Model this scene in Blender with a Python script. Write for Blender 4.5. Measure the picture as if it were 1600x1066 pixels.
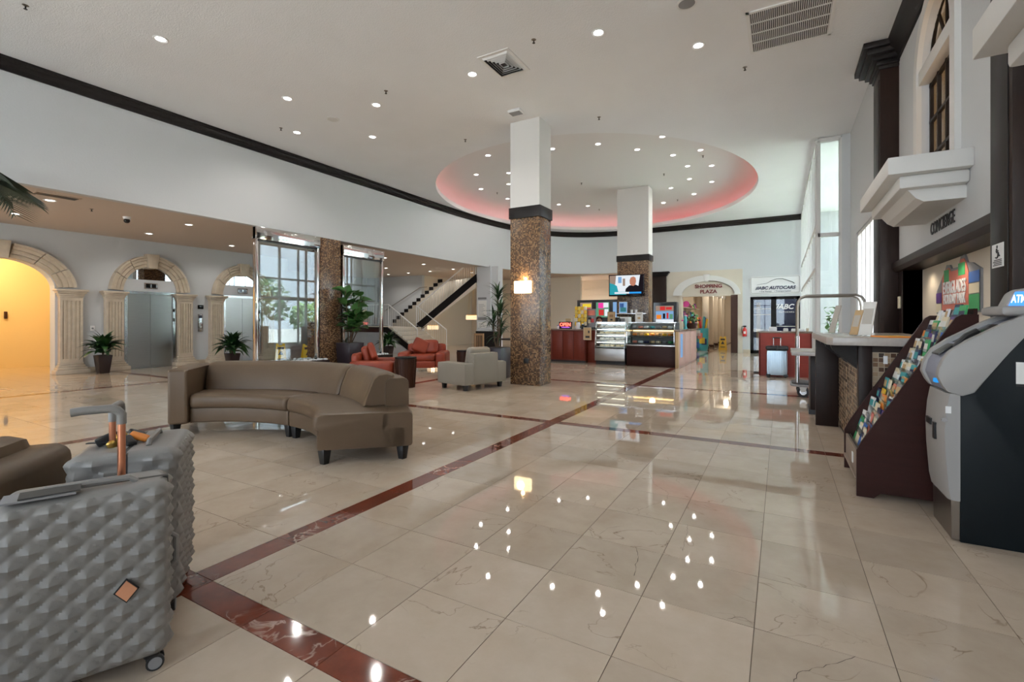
import bpy, bmesh, math, random
from mathutils import Vector, Matrix, Euler
R = math.radians; PI = math.pi
random.seed(7)
sc = bpy.context.scene
for o in list(bpy.data.objects): bpy.data.objects.remove(o)
COL = sc.collection

# ---------------------------------------------------------------- camera, world, exposure
cd = bpy.data.cameras.new('camera'); cam = bpy.data.objects.new('camera', cd); COL.objects.link(cam)
cd.sensor_width = 36; cd.lens = 743 / 1600 * 36; cd.shift_y = -32 / 1600; cd.clip_start = .05
cam.location = (0, 0, 1.28); cam.rotation_euler = (R(90), 0, R(29.5)); sc.camera = cam
sc.view_settings.view_transform = 'Standard'; sc.view_settings.look = 'None'
sc.view_settings.gamma = 1; sc.view_settings.use_curve_mapping = False
sc.view_settings.exposure = 0.32
W = bpy.data.worlds.new('world'); sc.world = W; W.use_nodes = True
bg = W.node_tree.nodes['Background']; bg.inputs[0].default_value = (.84, .895, 1, 1); bg.inputs[1].default_value = 6.0
sl_ = bpy.data.lights.new('sun', 'SUN'); sl_.energy = 85; sl_.angle = R(1); sl_.color = (1, .95, .88)
sun = bpy.data.objects.new('sun', sl_); COL.objects.link(sun); sun.location = (-10, 40, 60); sun.rotation_euler = Vector((.25, -.38, -1)).to_track_quat('-Z', 'Y').to_euler()
sc.cycles.max_bounces = 8; sc.cycles.diffuse_bounces = 4; sc.cycles.glossy_bounces = 4
sc.cycles.transparent_max_bounces = 12; sc.cycles.sample_clamp_indirect = 6; sc.cycles.caustics_reflective = False
sc.cycles.caustics_refractive = False

def portal(loc, rot, sx, sy):
    l = bpy.data.lights.new('window_portal', 'AREA'); l.shape = 'RECTANGLE'; l.size = sx; l.size_y = sy
    l.cycles.is_portal = True
    o = bpy.data.objects.new('window_portal', l); COL.objects.link(o); o.location = loc; o.rotation_euler = rot
    return o
# daylight openings: tall windows added in the unseen wall behind the camera, the glass shopfront at the right
BW = [(-13.6, -10.8), (-9.6, -6.9), (-6.2, -3.5), (-2.8, .3)]
for a, b in BW: portal(((a + b) / 2, -6.05, 2.6), (R(90), 0, 0), b - a, 4.7)
portal((1.34, 10.3, 1.7), (R(90), 0, R(90)), 2.0, 2.6)
portal((2.45, 16.4, 2.55), (R(90), 0, R(90)), 8.0, 5.0)

# ---------------------------------------------------------------- materials
MATS = {}
def nt(name):
    m = bpy.data.materials.new(name); m.use_nodes = True; t = m.node_tree
    return m, t, t.nodes['Principled BSDF'], t.nodes, t.links
def mat(name, col, rough=.5, metal=0, var=0, scale=8, bump=0, bscale=None, spec=None, emit=None, es=0, coat=0, stretch=None):
    m, t, p, N, L = nt(name)
    p.inputs['Base Color'].default_value = (*col, 1); p.inputs['Roughness'].default_value = rough
    p.inputs['Metallic'].default_value = metal
    if spec is not None: p.inputs['Specular IOR Level'].default_value = spec
    if coat: p.inputs['Coat Weight'].default_value = coat; p.inputs['Coat Roughness'].default_value = .1
    if emit: p.inputs['Emission Color'].default_value = (*emit, 1); p.inputs['Emission Strength'].default_value = es
    if var or bump:
        g = N.new('ShaderNodeTexCoord'); mp = N.new('ShaderNodeMapping'); L.new(g.outputs['Object'], mp.inputs[0])
        if stretch: mp.inputs['Scale'].default_value = stretch
        n = N.new('ShaderNodeTexNoise'); n.inputs['Scale'].default_value = scale; n.inputs['Detail'].default_value = 4
        L.new(mp.outputs[0], n.inputs[0])
        if var:
            mx = N.new('ShaderNodeMix'); mx.data_type = 'RGBA'
            mx.inputs[6].default_value = (*[c * (1 - var) for c in col], 1); mx.inputs[7].default_value = (*[min(1, c * (1 + var)) for c in col], 1)
            L.new(n.outputs[0], mx.inputs[0]); L.new(mx.outputs[2], p.inputs['Base Color'])
        if bump:
            n2 = n
            if bscale:
                n2 = N.new('ShaderNodeTexNoise'); n2.inputs['Scale'].default_value = bscale; n2.inputs['Detail'].default_value = 3; L.new(mp.outputs[0], n2.inputs[0])
            b = N.new('ShaderNodeBump'); b.inputs['Strength'].default_value = bump; b.inputs['Distance'].default_value = .01
            L.new(n2.outputs[0], b.inputs['Height']); L.new(b.outputs[0], p.inputs['Normal'])
    MATS[name] = m; return m
def emis(name, col, s):
    m = bpy.data.materials.new(name); m.use_nodes = True; t = m.node_tree; t.nodes.clear()
    e = t.nodes.new('ShaderNodeEmission'); e.inputs[0].default_value = (*col, 1); e.inputs[1].default_value = s
    o = t.nodes.new('ShaderNodeOutputMaterial'); t.links.new(e.outputs[0], o.inputs[0]); MATS[name] = m; return m
def glassmat(name, tint=(.9, .95, .95), rough=.02, ior=1.5, base=.0):
    m = bpy.data.materials.new(name); m.use_nodes = True; t = m.node_tree; t.nodes.clear()
    tr = t.nodes.new('ShaderNodeBsdfTransparent'); tr.inputs[0].default_value = (*tint, 1)
    gl = t.nodes.new('ShaderNodeBsdfGlossy'); gl.inputs['Roughness'].default_value = rough; gl.inputs[0].default_value = (.95, .97, 1, 1)
    lw = t.nodes.new('ShaderNodeLayerWeight'); lw.inputs[0].default_value = .5
    pw = t.nodes.new('ShaderNodeMath'); pw.operation = 'POWER'; pw.inputs[1].default_value = 4; t.links.new(lw.outputs['Facing'], pw.inputs[0])
    ad = t.nodes.new('ShaderNodeMath'); ad.operation = 'MULTIPLY_ADD'; ad.use_clamp = True; ad.inputs[1].default_value = .8; ad.inputs[2].default_value = .04 + base
    t.links.new(pw.outputs[0], ad.inputs[0])
    mx = t.nodes.new('ShaderNodeMixShader'); t.links.new(ad.outputs[0], mx.inputs[0]); t.links.new(tr.outputs[0], mx.inputs[1]); t.links.new(gl.outputs[0], mx.inputs[2])
    o = t.nodes.new('ShaderNodeOutputMaterial'); t.links.new(mx.outputs[0], o.inputs[0]); MATS[name] = m; return m

def marble(name, c0, c1, vein, vsc, rough, veinw=.03, tilevar=.12):
    m, t, p, N, L = nt(name)
    geo = N.new('ShaderNodeNewGeometry'); oi = N.new('ShaderNodeObjectInfo')
    rs = N.new('ShaderNodeMath'); rs.operation = 'ADD'; L.new(oi.outputs['Random'], rs.inputs[0]); L.new(geo.outputs['Random Per Island'], rs.inputs[1])
    fr = N.new('ShaderNodeMath'); fr.operation = 'FRACT'; L.new(rs.outputs[0], fr.inputs[0])
    mul = N.new('ShaderNodeVectorMath'); mul.operation = 'SCALE'; mul.inputs[0].default_value = (13.7, 9.1, 4.3); L.new(fr.outputs[0], mul.inputs['Scale'])
    add = N.new('ShaderNodeVectorMath'); L.new(geo.outputs['Position'], add.inputs[0]); L.new(mul.outputs[0], add.inputs[1])
    n1 = N.new('ShaderNodeTexNoise'); n1.inputs['Scale'].default_value = 3.2; n1.inputs['Detail'].default_value = 8; n1.inputs['Roughness'].default_value = .65; L.new(add.outputs[0], n1.inputs[0])
    mx = N.new('ShaderNodeMix'); mx.data_type = 'RGBA'; mx.inputs[6].default_value = (*c0, 1); mx.inputs[7].default_value = (*c1, 1)
    rp = N.new('ShaderNodeMapRange'); rp.inputs[1].default_value = .3; rp.inputs[2].default_value = .7; L.new(n1.outputs[0], rp.inputs[0]); L.new(rp.outputs[0], mx.inputs[0])
    # thin veins where a distorted noise crosses its middle value, masked to some places only
    n2 = N.new('ShaderNodeTexNoise'); n2.inputs['Scale'].default_value = vsc; n2.inputs['Detail'].default_value = 5; n2.inputs['Distortion'].default_value = .8; L.new(add.outputs[0], n2.inputs[0])
    sb = N.new('ShaderNodeMath'); sb.operation = 'SUBTRACT'; sb.inputs[1].default_value = .5; L.new(n2.outputs[0], sb.inputs[0])
    ab = N.new('ShaderNodeMath'); ab.operation = 'ABSOLUTE'; L.new(sb.outputs[0], ab.inputs[0])
    vr = N.new('ShaderNodeMapRange'); vr.inputs[1].default_value = 0; vr.inputs[2].default_value = veinw; vr.inputs[3].default_value = 1; vr.inputs[4].default_value = 0; L.new(ab.outputs[0], vr.inputs[0])
    n3 = N.new('ShaderNodeTexNoise'); n3.inputs['Scale'].default_value = 2.1; n3.inputs['Detail'].default_value = 2; L.new(add.outputs[0], n3.inputs[0])
    mr = N.new('ShaderNodeMapRange'); mr.inputs[1].default_value = .5; mr.inputs[2].default_value = .62; L.new(n3.outputs[0], mr.inputs[0])
    vm = N.new('ShaderNodeMath'); vm.operation = 'MULTIPLY'; L.new(vr.outputs[0], vm.inputs[0]); L.new(mr.outputs[0], vm.inputs[1])
    m2 = N.new('ShaderNodeMix'); m2.data_type = 'RGBA'; L.new(vm.outputs[0], m2.inputs[0]); L.new(mx.outputs[2], m2.inputs[6]); m2.inputs[7].default_value = (*vein, 1)
    hs = N.new('ShaderNodeHueSaturation'); vv = N.new('ShaderNodeMapRange'); vv.inputs[3].default_value = 1 - tilevar; vv.inputs[4].default_value = 1 + tilevar * .6
    L.new(fr.outputs[0], vv.inputs[0]); L.new(vv.outputs[0], hs.inputs['Value']); L.new(m2.outputs[2], hs.inputs['Color'])
    L.new(hs.outputs[0], p.inputs['Base Color']); p.inputs['Roughness'].default_value = rough
    p.inputs['Specular IOR Level'].default_value = .55
    MATS[name] = m; return m
def mosaic(name, cols, size, grout, rough=.25, mode='xz'):
    m, t, p, N, L = nt(name)
    geo = N.new('ShaderNodeTexCoord'); mp = N.new('ShaderNodeVectorMath'); mp.operation = 'SCALE'; mp.inputs['Scale'].default_value = 1 / size
    L.new(geo.outputs['Object'], mp.inputs[0])
    ofs = N.new('ShaderNodeVectorMath'); ofs.inputs[1].default_value = (.37, .37, .37); L.new(mp.outputs[0], ofs.inputs[0])
    fl = N.new('ShaderNodeVectorMath'); fl.operation = 'FLOOR'; L.new(ofs.outputs[0], fl.inputs[0])
    wn = N.new('ShaderNodeTexWhiteNoise'); L.new(fl.outputs[0], wn.inputs[0])
    cr = N.new('ShaderNodeValToRGB'); cr.color_ramp.interpolation = 'CONSTANT'
    els = cr.color_ramp.elements
    for i, c in enumerate(cols):
        e = els[i] if i < 2 else els.new(i / len(cols)); e.position = i / len(cols); e.color = (*c, 1)
    L.new(wn.outputs[0], cr.inputs[0])
    fc = N.new('ShaderNodeVectorMath'); fc.operation = 'FRACTION'; L.new(ofs.outputs[0], fc.inputs[0]); sp = N.new('ShaderNodeSeparateXYZ'); L.new(fc.outputs[0], sp.inputs[0])
    an = N.new('ShaderNodeVectorMath'); an.operation = 'ABSOLUTE'; L.new(geo.outputs['Normal'], an.inputs[0]); sn = N.new('ShaderNodeSeparateXYZ'); L.new(an.outputs[0], sn.inputs[0]); prev = None
    for i in range(3):
        lt = N.new('ShaderNodeMath'); lt.operation = 'LESS_THAN'; lt.inputs[1].default_value = .14; L.new(sp.outputs[i], lt.inputs[0])
        l2 = N.new('ShaderNodeMath'); l2.operation = 'LESS_THAN'; l2.inputs[1].default_value = .5; L.new(sn.outputs[i], l2.inputs[0])
        ml = N.new('ShaderNodeMath'); ml.operation = 'MULTIPLY'; L.new(lt.outputs[0], ml.inputs[0]); L.new(l2.outputs[0], ml.inputs[1])
        if prev is not None:
            mx_ = N.new('ShaderNodeMath'); mx_.operation = 'MAXIMUM'; L.new(ml.outputs[0], mx_.inputs[0]); L.new(prev.outputs[0], mx_.inputs[1]); prev = mx_
        else: prev = ml
    gm = N.new('ShaderNodeMix'); gm.data_type = 'RGBA'; L.new(prev.outputs[0], gm.inputs[0]); L.new(cr.outputs[0], gm.inputs[6]); gm.inputs[7].default_value = (*grout, 1); L.new(gm.outputs[2], p.inputs['Base Color'])
    p.inputs['Roughness'].default_value = rough; MATS[name] = m; return m

mat('wall_white', (.585, .60, .615), .7, bump=.15, scale=30)
mat('ceiling_white', (.84, .85, .87), .9, var=.04, scale=1.2, bump=.5, bscale=60)
mat('dome_white', (.80, .79, .79), .9)
mat('soffit', (.62, .53, .46), .85, bump=.1, scale=40)
mat('cream_wall', (.72, .64, .53), .75)
mat('yellow_wall', (.85, .68, .38), .5)
mat('trim_white', (.70, .69, .67), .55)
mat('dark_wood', (.016, .008, .006), .42, var=.35, scale=4, stretch=(12, 12, .8), spec=.22)
mat('black_trim', (.010, .008, .008), .45, spec=.2)
mat('cherry', (.16, .026, .013), .4, spec=.3, var=.3, scale=4, stretch=(10, 10, .8))
mat('cherry_red', (.24, .030, .018), .4, spec=.3, var=.2, scale=4, stretch=(1, 1, 10))
mat('mahogany', (.030, .009, .007), .42, spec=.2, var=.3, scale=4, stretch=(1, 1, 10))
mat('walnut', (.05, .020, .012), .4, spec=.25, var=.3, scale=4, stretch=(14, 14, .8))
mat('pale_wood', (.42, .24, .20), .4, var=.12, scale=4, stretch=(10, 10, .8))
mat('travertine', (.58, .49, .38), .7, var=.18, scale=9, bump=.25, bscale=40)
mat('stone_cream', (.62, .56, .47), .6, var=.06, scale=3)
marble('marble_tile', (.51, .41, .315), (.60, .50, .405), (.33, .25, .18), 2.2, .03, .006, .10)
marble('marble_red', (.085, .016, .008), (.22, .05, .024), (.55, .40, .33), 5.0, .06, .02, .2)
mat('grout', (.16, .12, .09), .8)
mosaic('mosaic_brown', [(.030, .016, .010), (.10, .048, .022), (.22, .12, .055), (.06, .028, .014), (.30, .18, .09), (.14, .075, .035)], .026, (.13, .09, .06))
mosaic('mosaic_desk', [(.03, .016, .010), (.16, .085, .045), (.30, .20, .12), (.09, .045, .025), (.36, .27, .18)], .042, (.42, .34, .25))
mat('steel', (.55, .55, .56), .22, 1); mat('chrome', (.75, .75, .76), .08, 1); mat('brushed', (.42, .41, .40), .3, 1, var=.1, scale=3, stretch=(1, 1, 40))
mat('mirror', (.8, .82, .83), .03, 1); mat('pewter', (.30, .27, .24), .3, 1)
glassmat('glass', (.93, .96, .96)); glassmat('glass_wall', (.88, .92, .92), .015, 1.5, .03); glassmat('glass_case', (.9, .95, .94), .02, 1.3)
glassmat('glass_dark', (.25, .3, .45), .02, 1.5, .05)
mat('leather_taupe', (.115, .076, .046), .42, spec=.32, var=.15, scale=3, bump=.25, bscale=7)
mat('leather_grey', (.28, .255, .215), .4, spec=.35, var=.08, scale=3, bump=.2, bscale=6)
mat('leather_red', (.24, .036, .014), .4, spec=.35, var=.3, scale=4, bump=.3, bscale=8)
mat('black', (.010, .010, .011), .4); mat('rubber', (.018, .018, .019), .6); mat('black_gloss', (.008, .008, .009), .12)
mat('abs_grey', (.235, .225, .215), .42, bump=.05, scale=200); mat('zip_grey', (.05, .048, .046), .6)
mat('copper', (.62, .26, .15), .3, 1); mat('copper_tag', (.72, .36, .22), .35, .6)
mat('atm_grey', (.32, .31, .30), .5, bump=.08, scale=300); mat('atm_blue', (.26, .28, .36), .4); mat('atm_black', (.004, .007, .009), .5, spec=.2)
mat('silver_blue', (.42, .52, .60), .28, .7)
mat('leaf', (.030, .085, .022), .35, var=.4, scale=6); mat('leaf_fig', (.040, .12, .028), .3, var=.45, scale=5); mat('leaf_dark', (.018, .050, .018), .35, var=.4, scale=6)
mat('leaf_palm', (.035, .050, .030), .45); mat('leaf_light', (.16, .30, .10), .4)
mat('stem', (.09, .055, .03), .8); mat('soil', (.03, .02, .015), .95); mat('pot_brown', (.030, .016, .014), .3); mat('pot_purple', (.028, .020, .026), .3, spec=.35)
mat('yellow', (.80, .50, .03), .4); mat('red', (.55, .02, .02), .35); mat('white', (.80, .80, .80), .5); mat('paper', (.75, .74, .70), .6)
mat('kraft', (.52, .36, .19), .7); mat('grey_mid', (.25, .25, .26), .5); mat('navy', (.008, .012, .07), .4); mat('marble_stone', (.8, .82, .84), .6)
mat('text_black', (.012, .012, .014), .4); mat('text_maroon', (.16, .012, .012), .4); mat('text_navy', (.02, .025, .06), .4); mat('bamboo', (.30, .17, .08), .5)
mat('taupe_board', (.26, .20, .16), .5)
mat('granite', (.16, .10, .07), .15, var=.5, scale=60); mat('counter_grey', (.42, .38, .35), .22, var=.1, scale=40)
mat('orange', (.75, .25, .04), .5); mat('green', (.05, .35, .12), .5); mat('blue', (.05, .16, .50), .5); mat('teal', (.05, .33, .36), .5); mat('pink', (.75, .08, .35), .5)
mat('salmon', (.62, .18, .13), .6); mat('purple', (.12, .05, .25), .5); mat('cream', (.75, .66, .48), .6); mat('skin', (.42, .20, .12), .55); mat('hair', (.10, .025, .012), .6)
mat('gold', (.7, .45, .12), .3, 1); mat('acrylic', (.5, .47, .42), .2)
emis('lamp', (1, .97, .92), 9); emis('lamp_warm', (1, .80, .52), 30); emis('sconce_glow', (1, .80, .45), 4.5); emis('led_red', (1, .07, .07), 4)
emis('case_light', (1, .93, .75), 3.5); emis('case_warm', (1, .62, .25), 4); emis('neon_red', (1, .08, .05), 5); emis('neon_violet', (.35, .1, 1), 3); emis('atm_lit', (.06, .25, 1), 1.6); emis('white_lit', (.9, .95, 1), 1.8)
emis('scr_white', (.8, .85, .9), .8); emis('scr_teal', (.03, .35, .42), .8); emis('scr_blue', (.03, .30, .75), .9); emis('scr_dark', (.02, .015, .02), .5); emis('scr_skin', (.60, .25, .16), .7)
emis('scr_pink', (.8, .05, .35), .9); emis('scr_yellow', (.85, .62, .05), .8); emis('scr_red', (.6, .04, .04), .8); emis('scr_green', (.15, .4, .25), .6); emis('scr_sky', (.25, .45, .75), .7); emis('scr_orange', (.85, .25, .03), .8); emis('scr_tan', (.45, .32, .25), .6)
M = MATS

# ---------------------------------------------------------------- mesh helpers
def bmn(): return bmesh.new()
def quad(bm, pts):
    return bm.faces.new([bm.verts.new(p) for p in pts])
def box(bm, x0, x1, y0, y1, z0, z1):
    v = [bm.verts.new((x, y, z)) for x in (x0, x1) for y in (y0, y1) for z in (z0, z1)]
    for f in ((0, 1, 3, 2), (4, 6, 7, 5), (0, 4, 5, 1), (2, 3, 7, 6), (0, 2, 6, 4), (1, 5, 7, 3)): bm.faces.new([v[i] for i in f])
    return bm
def frus(bm, c, w0, d0, w1, d1, z0, z1):   # tapered box: bottom w0 x d0, top w1 x d1
    lo = [bm.verts.new((c[0] + sx * w0 / 2, c[1] + sy * d0 / 2, z0)) for sx, sy in ((-1, -1), (1, -1), (1, 1), (-1, 1))]
    hi = [bm.verts.new((c[0] + sx * w1 / 2, c[1] + sy * d1 / 2, z1)) for sx, sy in ((-1, -1), (1, -1), (1, 1), (-1, 1))]
    bm.faces.new(lo[::-1]); bm.faces.new(hi)
    for i in range(4): bm.faces.new([lo[i], lo[(i + 1) % 4], hi[(i + 1) % 4], hi[i]])
    return bm
def prism(bm, poly, axis, a, b):
    def P(u, v, w): return {'x': (w, u, v), 'y': (u, w, v), 'z': (u, v, w)}[axis]
    A = [bm.verts.new(P(u, v, a)) for u, v in poly]; Bv = [bm.verts.new(P(u, v, b)) for u, v in poly]
    bm.faces.new(A); bm.faces.new(Bv[::-1]); n = len(poly)
    for i in range(n): bm.faces.new([A[i], Bv[i], Bv[(i + 1) % n], A[(i + 1) % n]])
    return bm
def frame(d):
    d = Vector(d).normalized(); u = d.cross(Vector((0, 0, 1)))
    if u.length < 1e-4: u = Vector((1, 0, 0))
    u.normalize(); return u, d.cross(u).normalized()
def tube(bm, pts, r, n=8, r1=None, cap=True):
    pts = [Vector(p) for p in pts]; rings = []; k = len(pts)
    u = None
    for i, p in enumerate(pts):
        d = (pts[min(i + 1, k - 1)] - pts[max(i - 1, 0)])
        if u is None: u, v = frame(d)
        else:
            d.normalize(); u = (u - d * u.dot(d)); u.normalize(); v = d.cross(u)
        rr = r if r1 is None else r + (r1 - r) * i / (k - 1)
        rings.append([bm.verts.new(p + (u * math.cos(2 * PI * j / n) + v * math.sin(2 * PI * j / n)) * rr) for j in range(n)])
    for a, b in zip(rings, rings[1:]):
        for j in range(n): bm.faces.new([a[j], a[(j + 1) % n], b[(j + 1) % n], b[j]])
    if cap: bm.faces.new(rings[0][::-1]); bm.faces.new(rings[-1])
    return bm
def cyl(bm, p0, p1, r0, r1=None, n=16): return tube(bm, [p0, p1], r0, n, r1 if r1 is not None else r0)
def lathe(bm, prof, c=(0, 0), n=24, a0=0, a1=2 * PI, cap=True):   # prof: list of (r, z), closed revolve or partial with capped ends
    full = abs(a1 - a0 - 2 * PI) < 1e-6; m = n if full else n + 1; rings = []
    for i in range(m):
        a = a0 + (a1 - a0) * i / n
        rings.append([bm.verts.new((c[0] + r * math.cos(a), c[1] + r * math.sin(a), z)) for r, z in prof])
    k = len(prof)
    for i in range(n):
        A, Bv = rings[i], rings[(i + 1) % m]
        for j in range(k - 1 if full else k): 
            bm.faces.new([A[j], Bv[j], Bv[(j + 1) % k], A[(j + 1) % k]])
    if not full: bm.faces.new(rings[0]); bm.faces.new(rings[-1][::-1])
    elif cap:
        if prof[0][0] > 1e-5: bm.faces.new([r[0] for r in rings][::-1])
        if prof[-1][0] > 1e-5: bm.faces.new([r[-1] for r in rings])
    return bm
def rbox(bm, c, s, r, n=(6, 6, 6), fn=None):   # rounded box of size s centred at c; fn moves points along the normal
    h = [x / 2 for x in s]; seen = {}
    def vert(p):
        k = tuple(round(x, 5) for x in p)
        if k in seen: return seen[k]
        inner = Vector([max(-h[i] + r, min(h[i] - r, p[i])) for i in range(3)])
        d = Vector(p) - inner
        nn = d.normalized() if d.length > 1e-7 else Vector((0, 0, 1)); q = inner + nn * r
        if fn: q = q + nn * fn(q, nn)
        seen[k] = bm.verts.new(q + Vector(c)); return seen[k]
    for ax in range(3):
        i, j = [(1, 2), (2, 0), (0, 1)][ax]
        for sg in (-1, 1):
            for a in range(n[i]):
                for b in range(n[j]):
                    q = []
                    for da, db in ((0, 0), (1, 0), (1, 1), (0, 1)):
                        p = [0, 0, 0]; p[ax] = sg * h[ax]; p[i] = -h[i] + s[i] * (a + da) / n[i]; p[j] = -h[j] + s[j] * (b + db) / n[j]; q.append(vert(p))
                    if sg < 0: q = q[::-1]
                    try: bm.faces.new(q)
                    except ValueError: pass
    return bm
def soft(bm, c, s, r=None):   # a soft cushion-like box
    r = r or min(s) * .35
    return rbox(bm, c, s, r, tuple(max(4, min(10, int(x / r * 1.6) + 3)) for x in s))
def xf(bm, mtx): bmesh.ops.transform(bm, matrix=mtx, verts=bm.verts); return bm
def rz(a): return Matrix.Rotation(a, 4, 'Z')
def T(x, y, z): return Matrix.Translation((x, y, z))
def mesh(name, bm, m, bevel=0, seg=2, smooth=True, ang=38):
    if bevel: bmesh.ops.bevel(bm, geom=list(bm.edges), offset=bevel, segments=seg, profile=.5, affect='EDGES', clamp_overlap=True)
    bmesh.ops.recalc_face_normals(bm, faces=bm.faces)
    me = bpy.data.meshes.new(name); bm.to_mesh(me); bm.free()
    me.materials.append(M[m] if isinstance(m, str) else m)
    if smooth:
        for p in me.polygons: p.use_smooth = True
        me.set_sharp_from_angle(angle=R(ang))
    return me
def place(name, me, parent=None, loc=(0, 0, 0), rot=(0, 0, 0), sc_=None):
    o = bpy.data.objects.new(name, me); COL.objects.link(o); o.location = loc; o.rotation_euler = rot
    if sc_: o.scale = sc_
    o.parent = parent; return o
def obj(name, bm, m, parent=None, bevel=0, seg=2, smooth=True, ang=38, loc=(0, 0, 0), rot=(0, 0, 0), label=None):
    o = place(name, mesh(name, bm, m, bevel, seg, smooth, ang), parent, loc, rot)
    if label: o['label'] = label
    return o
def tag(o, label, cat, group=None):
    o['label'] = label; o['category'] = cat
    if group: o['group'] = group
    return o
def thing(name, label, cat, loc=(0, 0, 0), rotz=0, group=None):
    o = bpy.data.objects.new(name, None); COL.objects.link(o); o.location = loc; o.rotation_euler = (0, 0, rotz); o.empty_display_size = .1
    return tag(o, label, cat, group)
def struct(name, bm, m, parent=None, label=None, **k):
    o = obj(name, bm, m, parent, **k)
    if parent is None: o['kind'] = 'structure'
    if label: o['label'] = label
    return o
def sempty(name, loc=(0, 0, 0), label=None):
    o = bpy.data.objects.new(name, None); COL.objects.link(o); o.location = loc; o['kind'] = 'structure'; o.empty_display_size = .1
    if label: o['label'] = label
    return o
def copytree(o, parent=None):
    c = o.copy(); COL.objects.link(c); c.parent = parent
    for ch in list(o.children): copytree(ch, c)
    return c
def text(name, s, size, m, parent=None, loc=(0, 0, 0), rot=(R(90), 0, 0), depth=.004, align='CENTER', shear=0, bold=0, sx=1, spacing=1):
    cu = bpy.data.curves.new(name, 'FONT'); cu.body = s; cu.size = size; cu.extrude = depth; cu.align_x = align; cu.align_y = 'CENTER'
    cu.shear = shear; cu.offset = bold; cu.space_character = spacing; cu.resolution_u = 4
    t = bpy.data.objects.new(name, cu); COL.objects.link(t)
    bpy.context.view_layer.update()
    me = bpy.data.meshes.new_from_object(t.evaluated_get(bpy.context.evaluated_depsgraph_get()))
    bpy.data.objects.remove(t); bpy.data.curves.remove(cu)
    me.materials.clear(); me.materials.append(M[m])
    if sx != 1: me.transform(Matrix.Diagonal((sx, 1, 1, 1)))
    return place(name, me, parent, loc, rot)
FACE_NY = (R(90), 0, 0); FACE_PX = (R(90), 0, R(90)); FACE_NX = (R(90), 0, R(-90))
CAMX = (math.cos(R(29.5)), math.sin(R(29.5))); CAMF = (-math.sin(R(29.5)), math.cos(R(29.5)))
def spotlight(name, loc, e, parent=None, col=(1, .95, .88), size=160, rad=.045, rot=(0, 0, 0)):
    l = bpy.data.lights.new(name, 'SPOT'); l.energy = e; l.color = col; l.spot_size = R(size); l.spot_blend = .6; l.shadow_soft_size = rad
    o = bpy.data.objects.new(name, l); COL.objects.link(o); o.location = loc; o.rotation_euler = rot; o.parent = parent; return o
def pointlight(name, loc, e, parent=None, col=(1, .8, .5), rad=.08):
    l = bpy.data.lights.new(name, 'POINT'); l.energy = e; l.color = col; l.shadow_soft_size = rad
    o = bpy.data.objects.new(name, l); COL.objects.link(o); o.location = loc; o.parent = parent; return o
# ---------------------------------------------------------------- floor: marble tiles and red marble bands
FX0, FX1, FY0, FY1 = -18.5, 2.6, -6.0, 31.0
floor = struct('floor', box(bmn(), FX0 - .2, FX1 + .2, FY0 - .2, FY1, -.3, -.0035), 'grout', smooth=False)
XB = [(-18.5, -11.31), (-11.16, -6.575), (-6.42, -2.585), (-2.43, 2.6)]; XBAND = [(-11.31, -11.16), (-6.575, -6.42), (-2.585, -2.43)]
YBAND = [(-3.06, -2.92), (1.17, 1.31), (5.40, 5.545), (9.30, 9.44), (13.25, 13.39), (17.3, 17.44), (21.4, 21.54)]
YB = [(-6.0, -3.06)] + [(YBAND[i][1], YBAND[i + 1][0]) for i in range(6)] + [(21.54, 31.0)]
def cells(spans, pitch, anchor_end=None):
    out = []
    for a, b in spans:
        n = max(1, round((b - a) / pitch)); w = (b - a) / n
        out += [(a + i * w, a + (i + 1) * w) for i in range(n)]
    return out
XC = cells(XB[:3], .466)
x = -2.43
while x < 2.6: XC.append((x, min(x + .4665, 2.6))); x += .4665
YC = cells(YB, .4575)
def proj(p):
    d = p[0] * CAMF[0] + p[1] * CAMF[1]; r = p[0] * CAMX[0] + p[1] * CAMX[1]
    return (d, 800 + 743 * r / d if d > .05 else -9e9, 501 - 743 * (p[2] - 1.28) / d if d > .05 else 9e9)
def score(c):
    (a, b), (e, f) = c; n = 0; dm = 1e9
    for px in (a, (a + b) / 2, b):
        for py in (e, (e + f) / 2, f):
            d, u, v = proj((px, py, 0))
            if d > .3 and -20 < u < 1620 and v < 1100: n += 1; dm = min(dm, d)
    return 0 if n == 0 else (b - a) * (f - e) / dm ** 3 * n
def lay(name, cs, m, keep=300):
    cs = sorted(cs, key=score, reverse=True); shared = {}; G = .0016; rest = bmn()
    for i, ((a, b), (e, f)) in enumerate(cs):
        w, h = round(b - a - 2 * G, 4), round(f - e - 2 * G, 4)
        if i < keep and score(((a, b), (e, f))) > 0:
            k = (w, h)
            if k not in shared: shared[k] = mesh(name, box(bmn(), -w / 2, w / 2, -h / 2, h / 2, -.02, 0), m, smooth=False)
            place(name, shared[k], floor, ((a + b) / 2, (e + f) / 2, random.uniform(-.0004, 0)))
        else: quad(rest, [(a + G, e + G, 0), (b - G, e + G, 0), (b - G, f - G, 0), (a + G, f - G, 0)])
    o = obj('distant_' + name, rest, m, floor, smooth=False); o['kind'] = 'stuff'
lay('tile', [(c, d) for c in XC for d in YC if not (d[0] > 24.5 and c[1] < -4.5)], 'marble_tile')
bands = [(xb, yc) for xb in XBAND for yc in cells([(FY0, 21)], .47) if True] + [(xc, yb) for yb in YBAND for xc in XC]
def clip_bands():
    out = []
    for xb, (a, b) in [(xb, yc) for xb in XBAND for yc in YC if yc[1] < 22]: out.append((xb, (a, b)))
    for xb in XBAND:
        for yb in YBAND: out.append((xb, yb))
    for yb in YBAND:
        for xc in XC: out.append((xc, yb))
    return out
lay('border_strip', clip_bands(), 'marble_red', 200)

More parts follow.
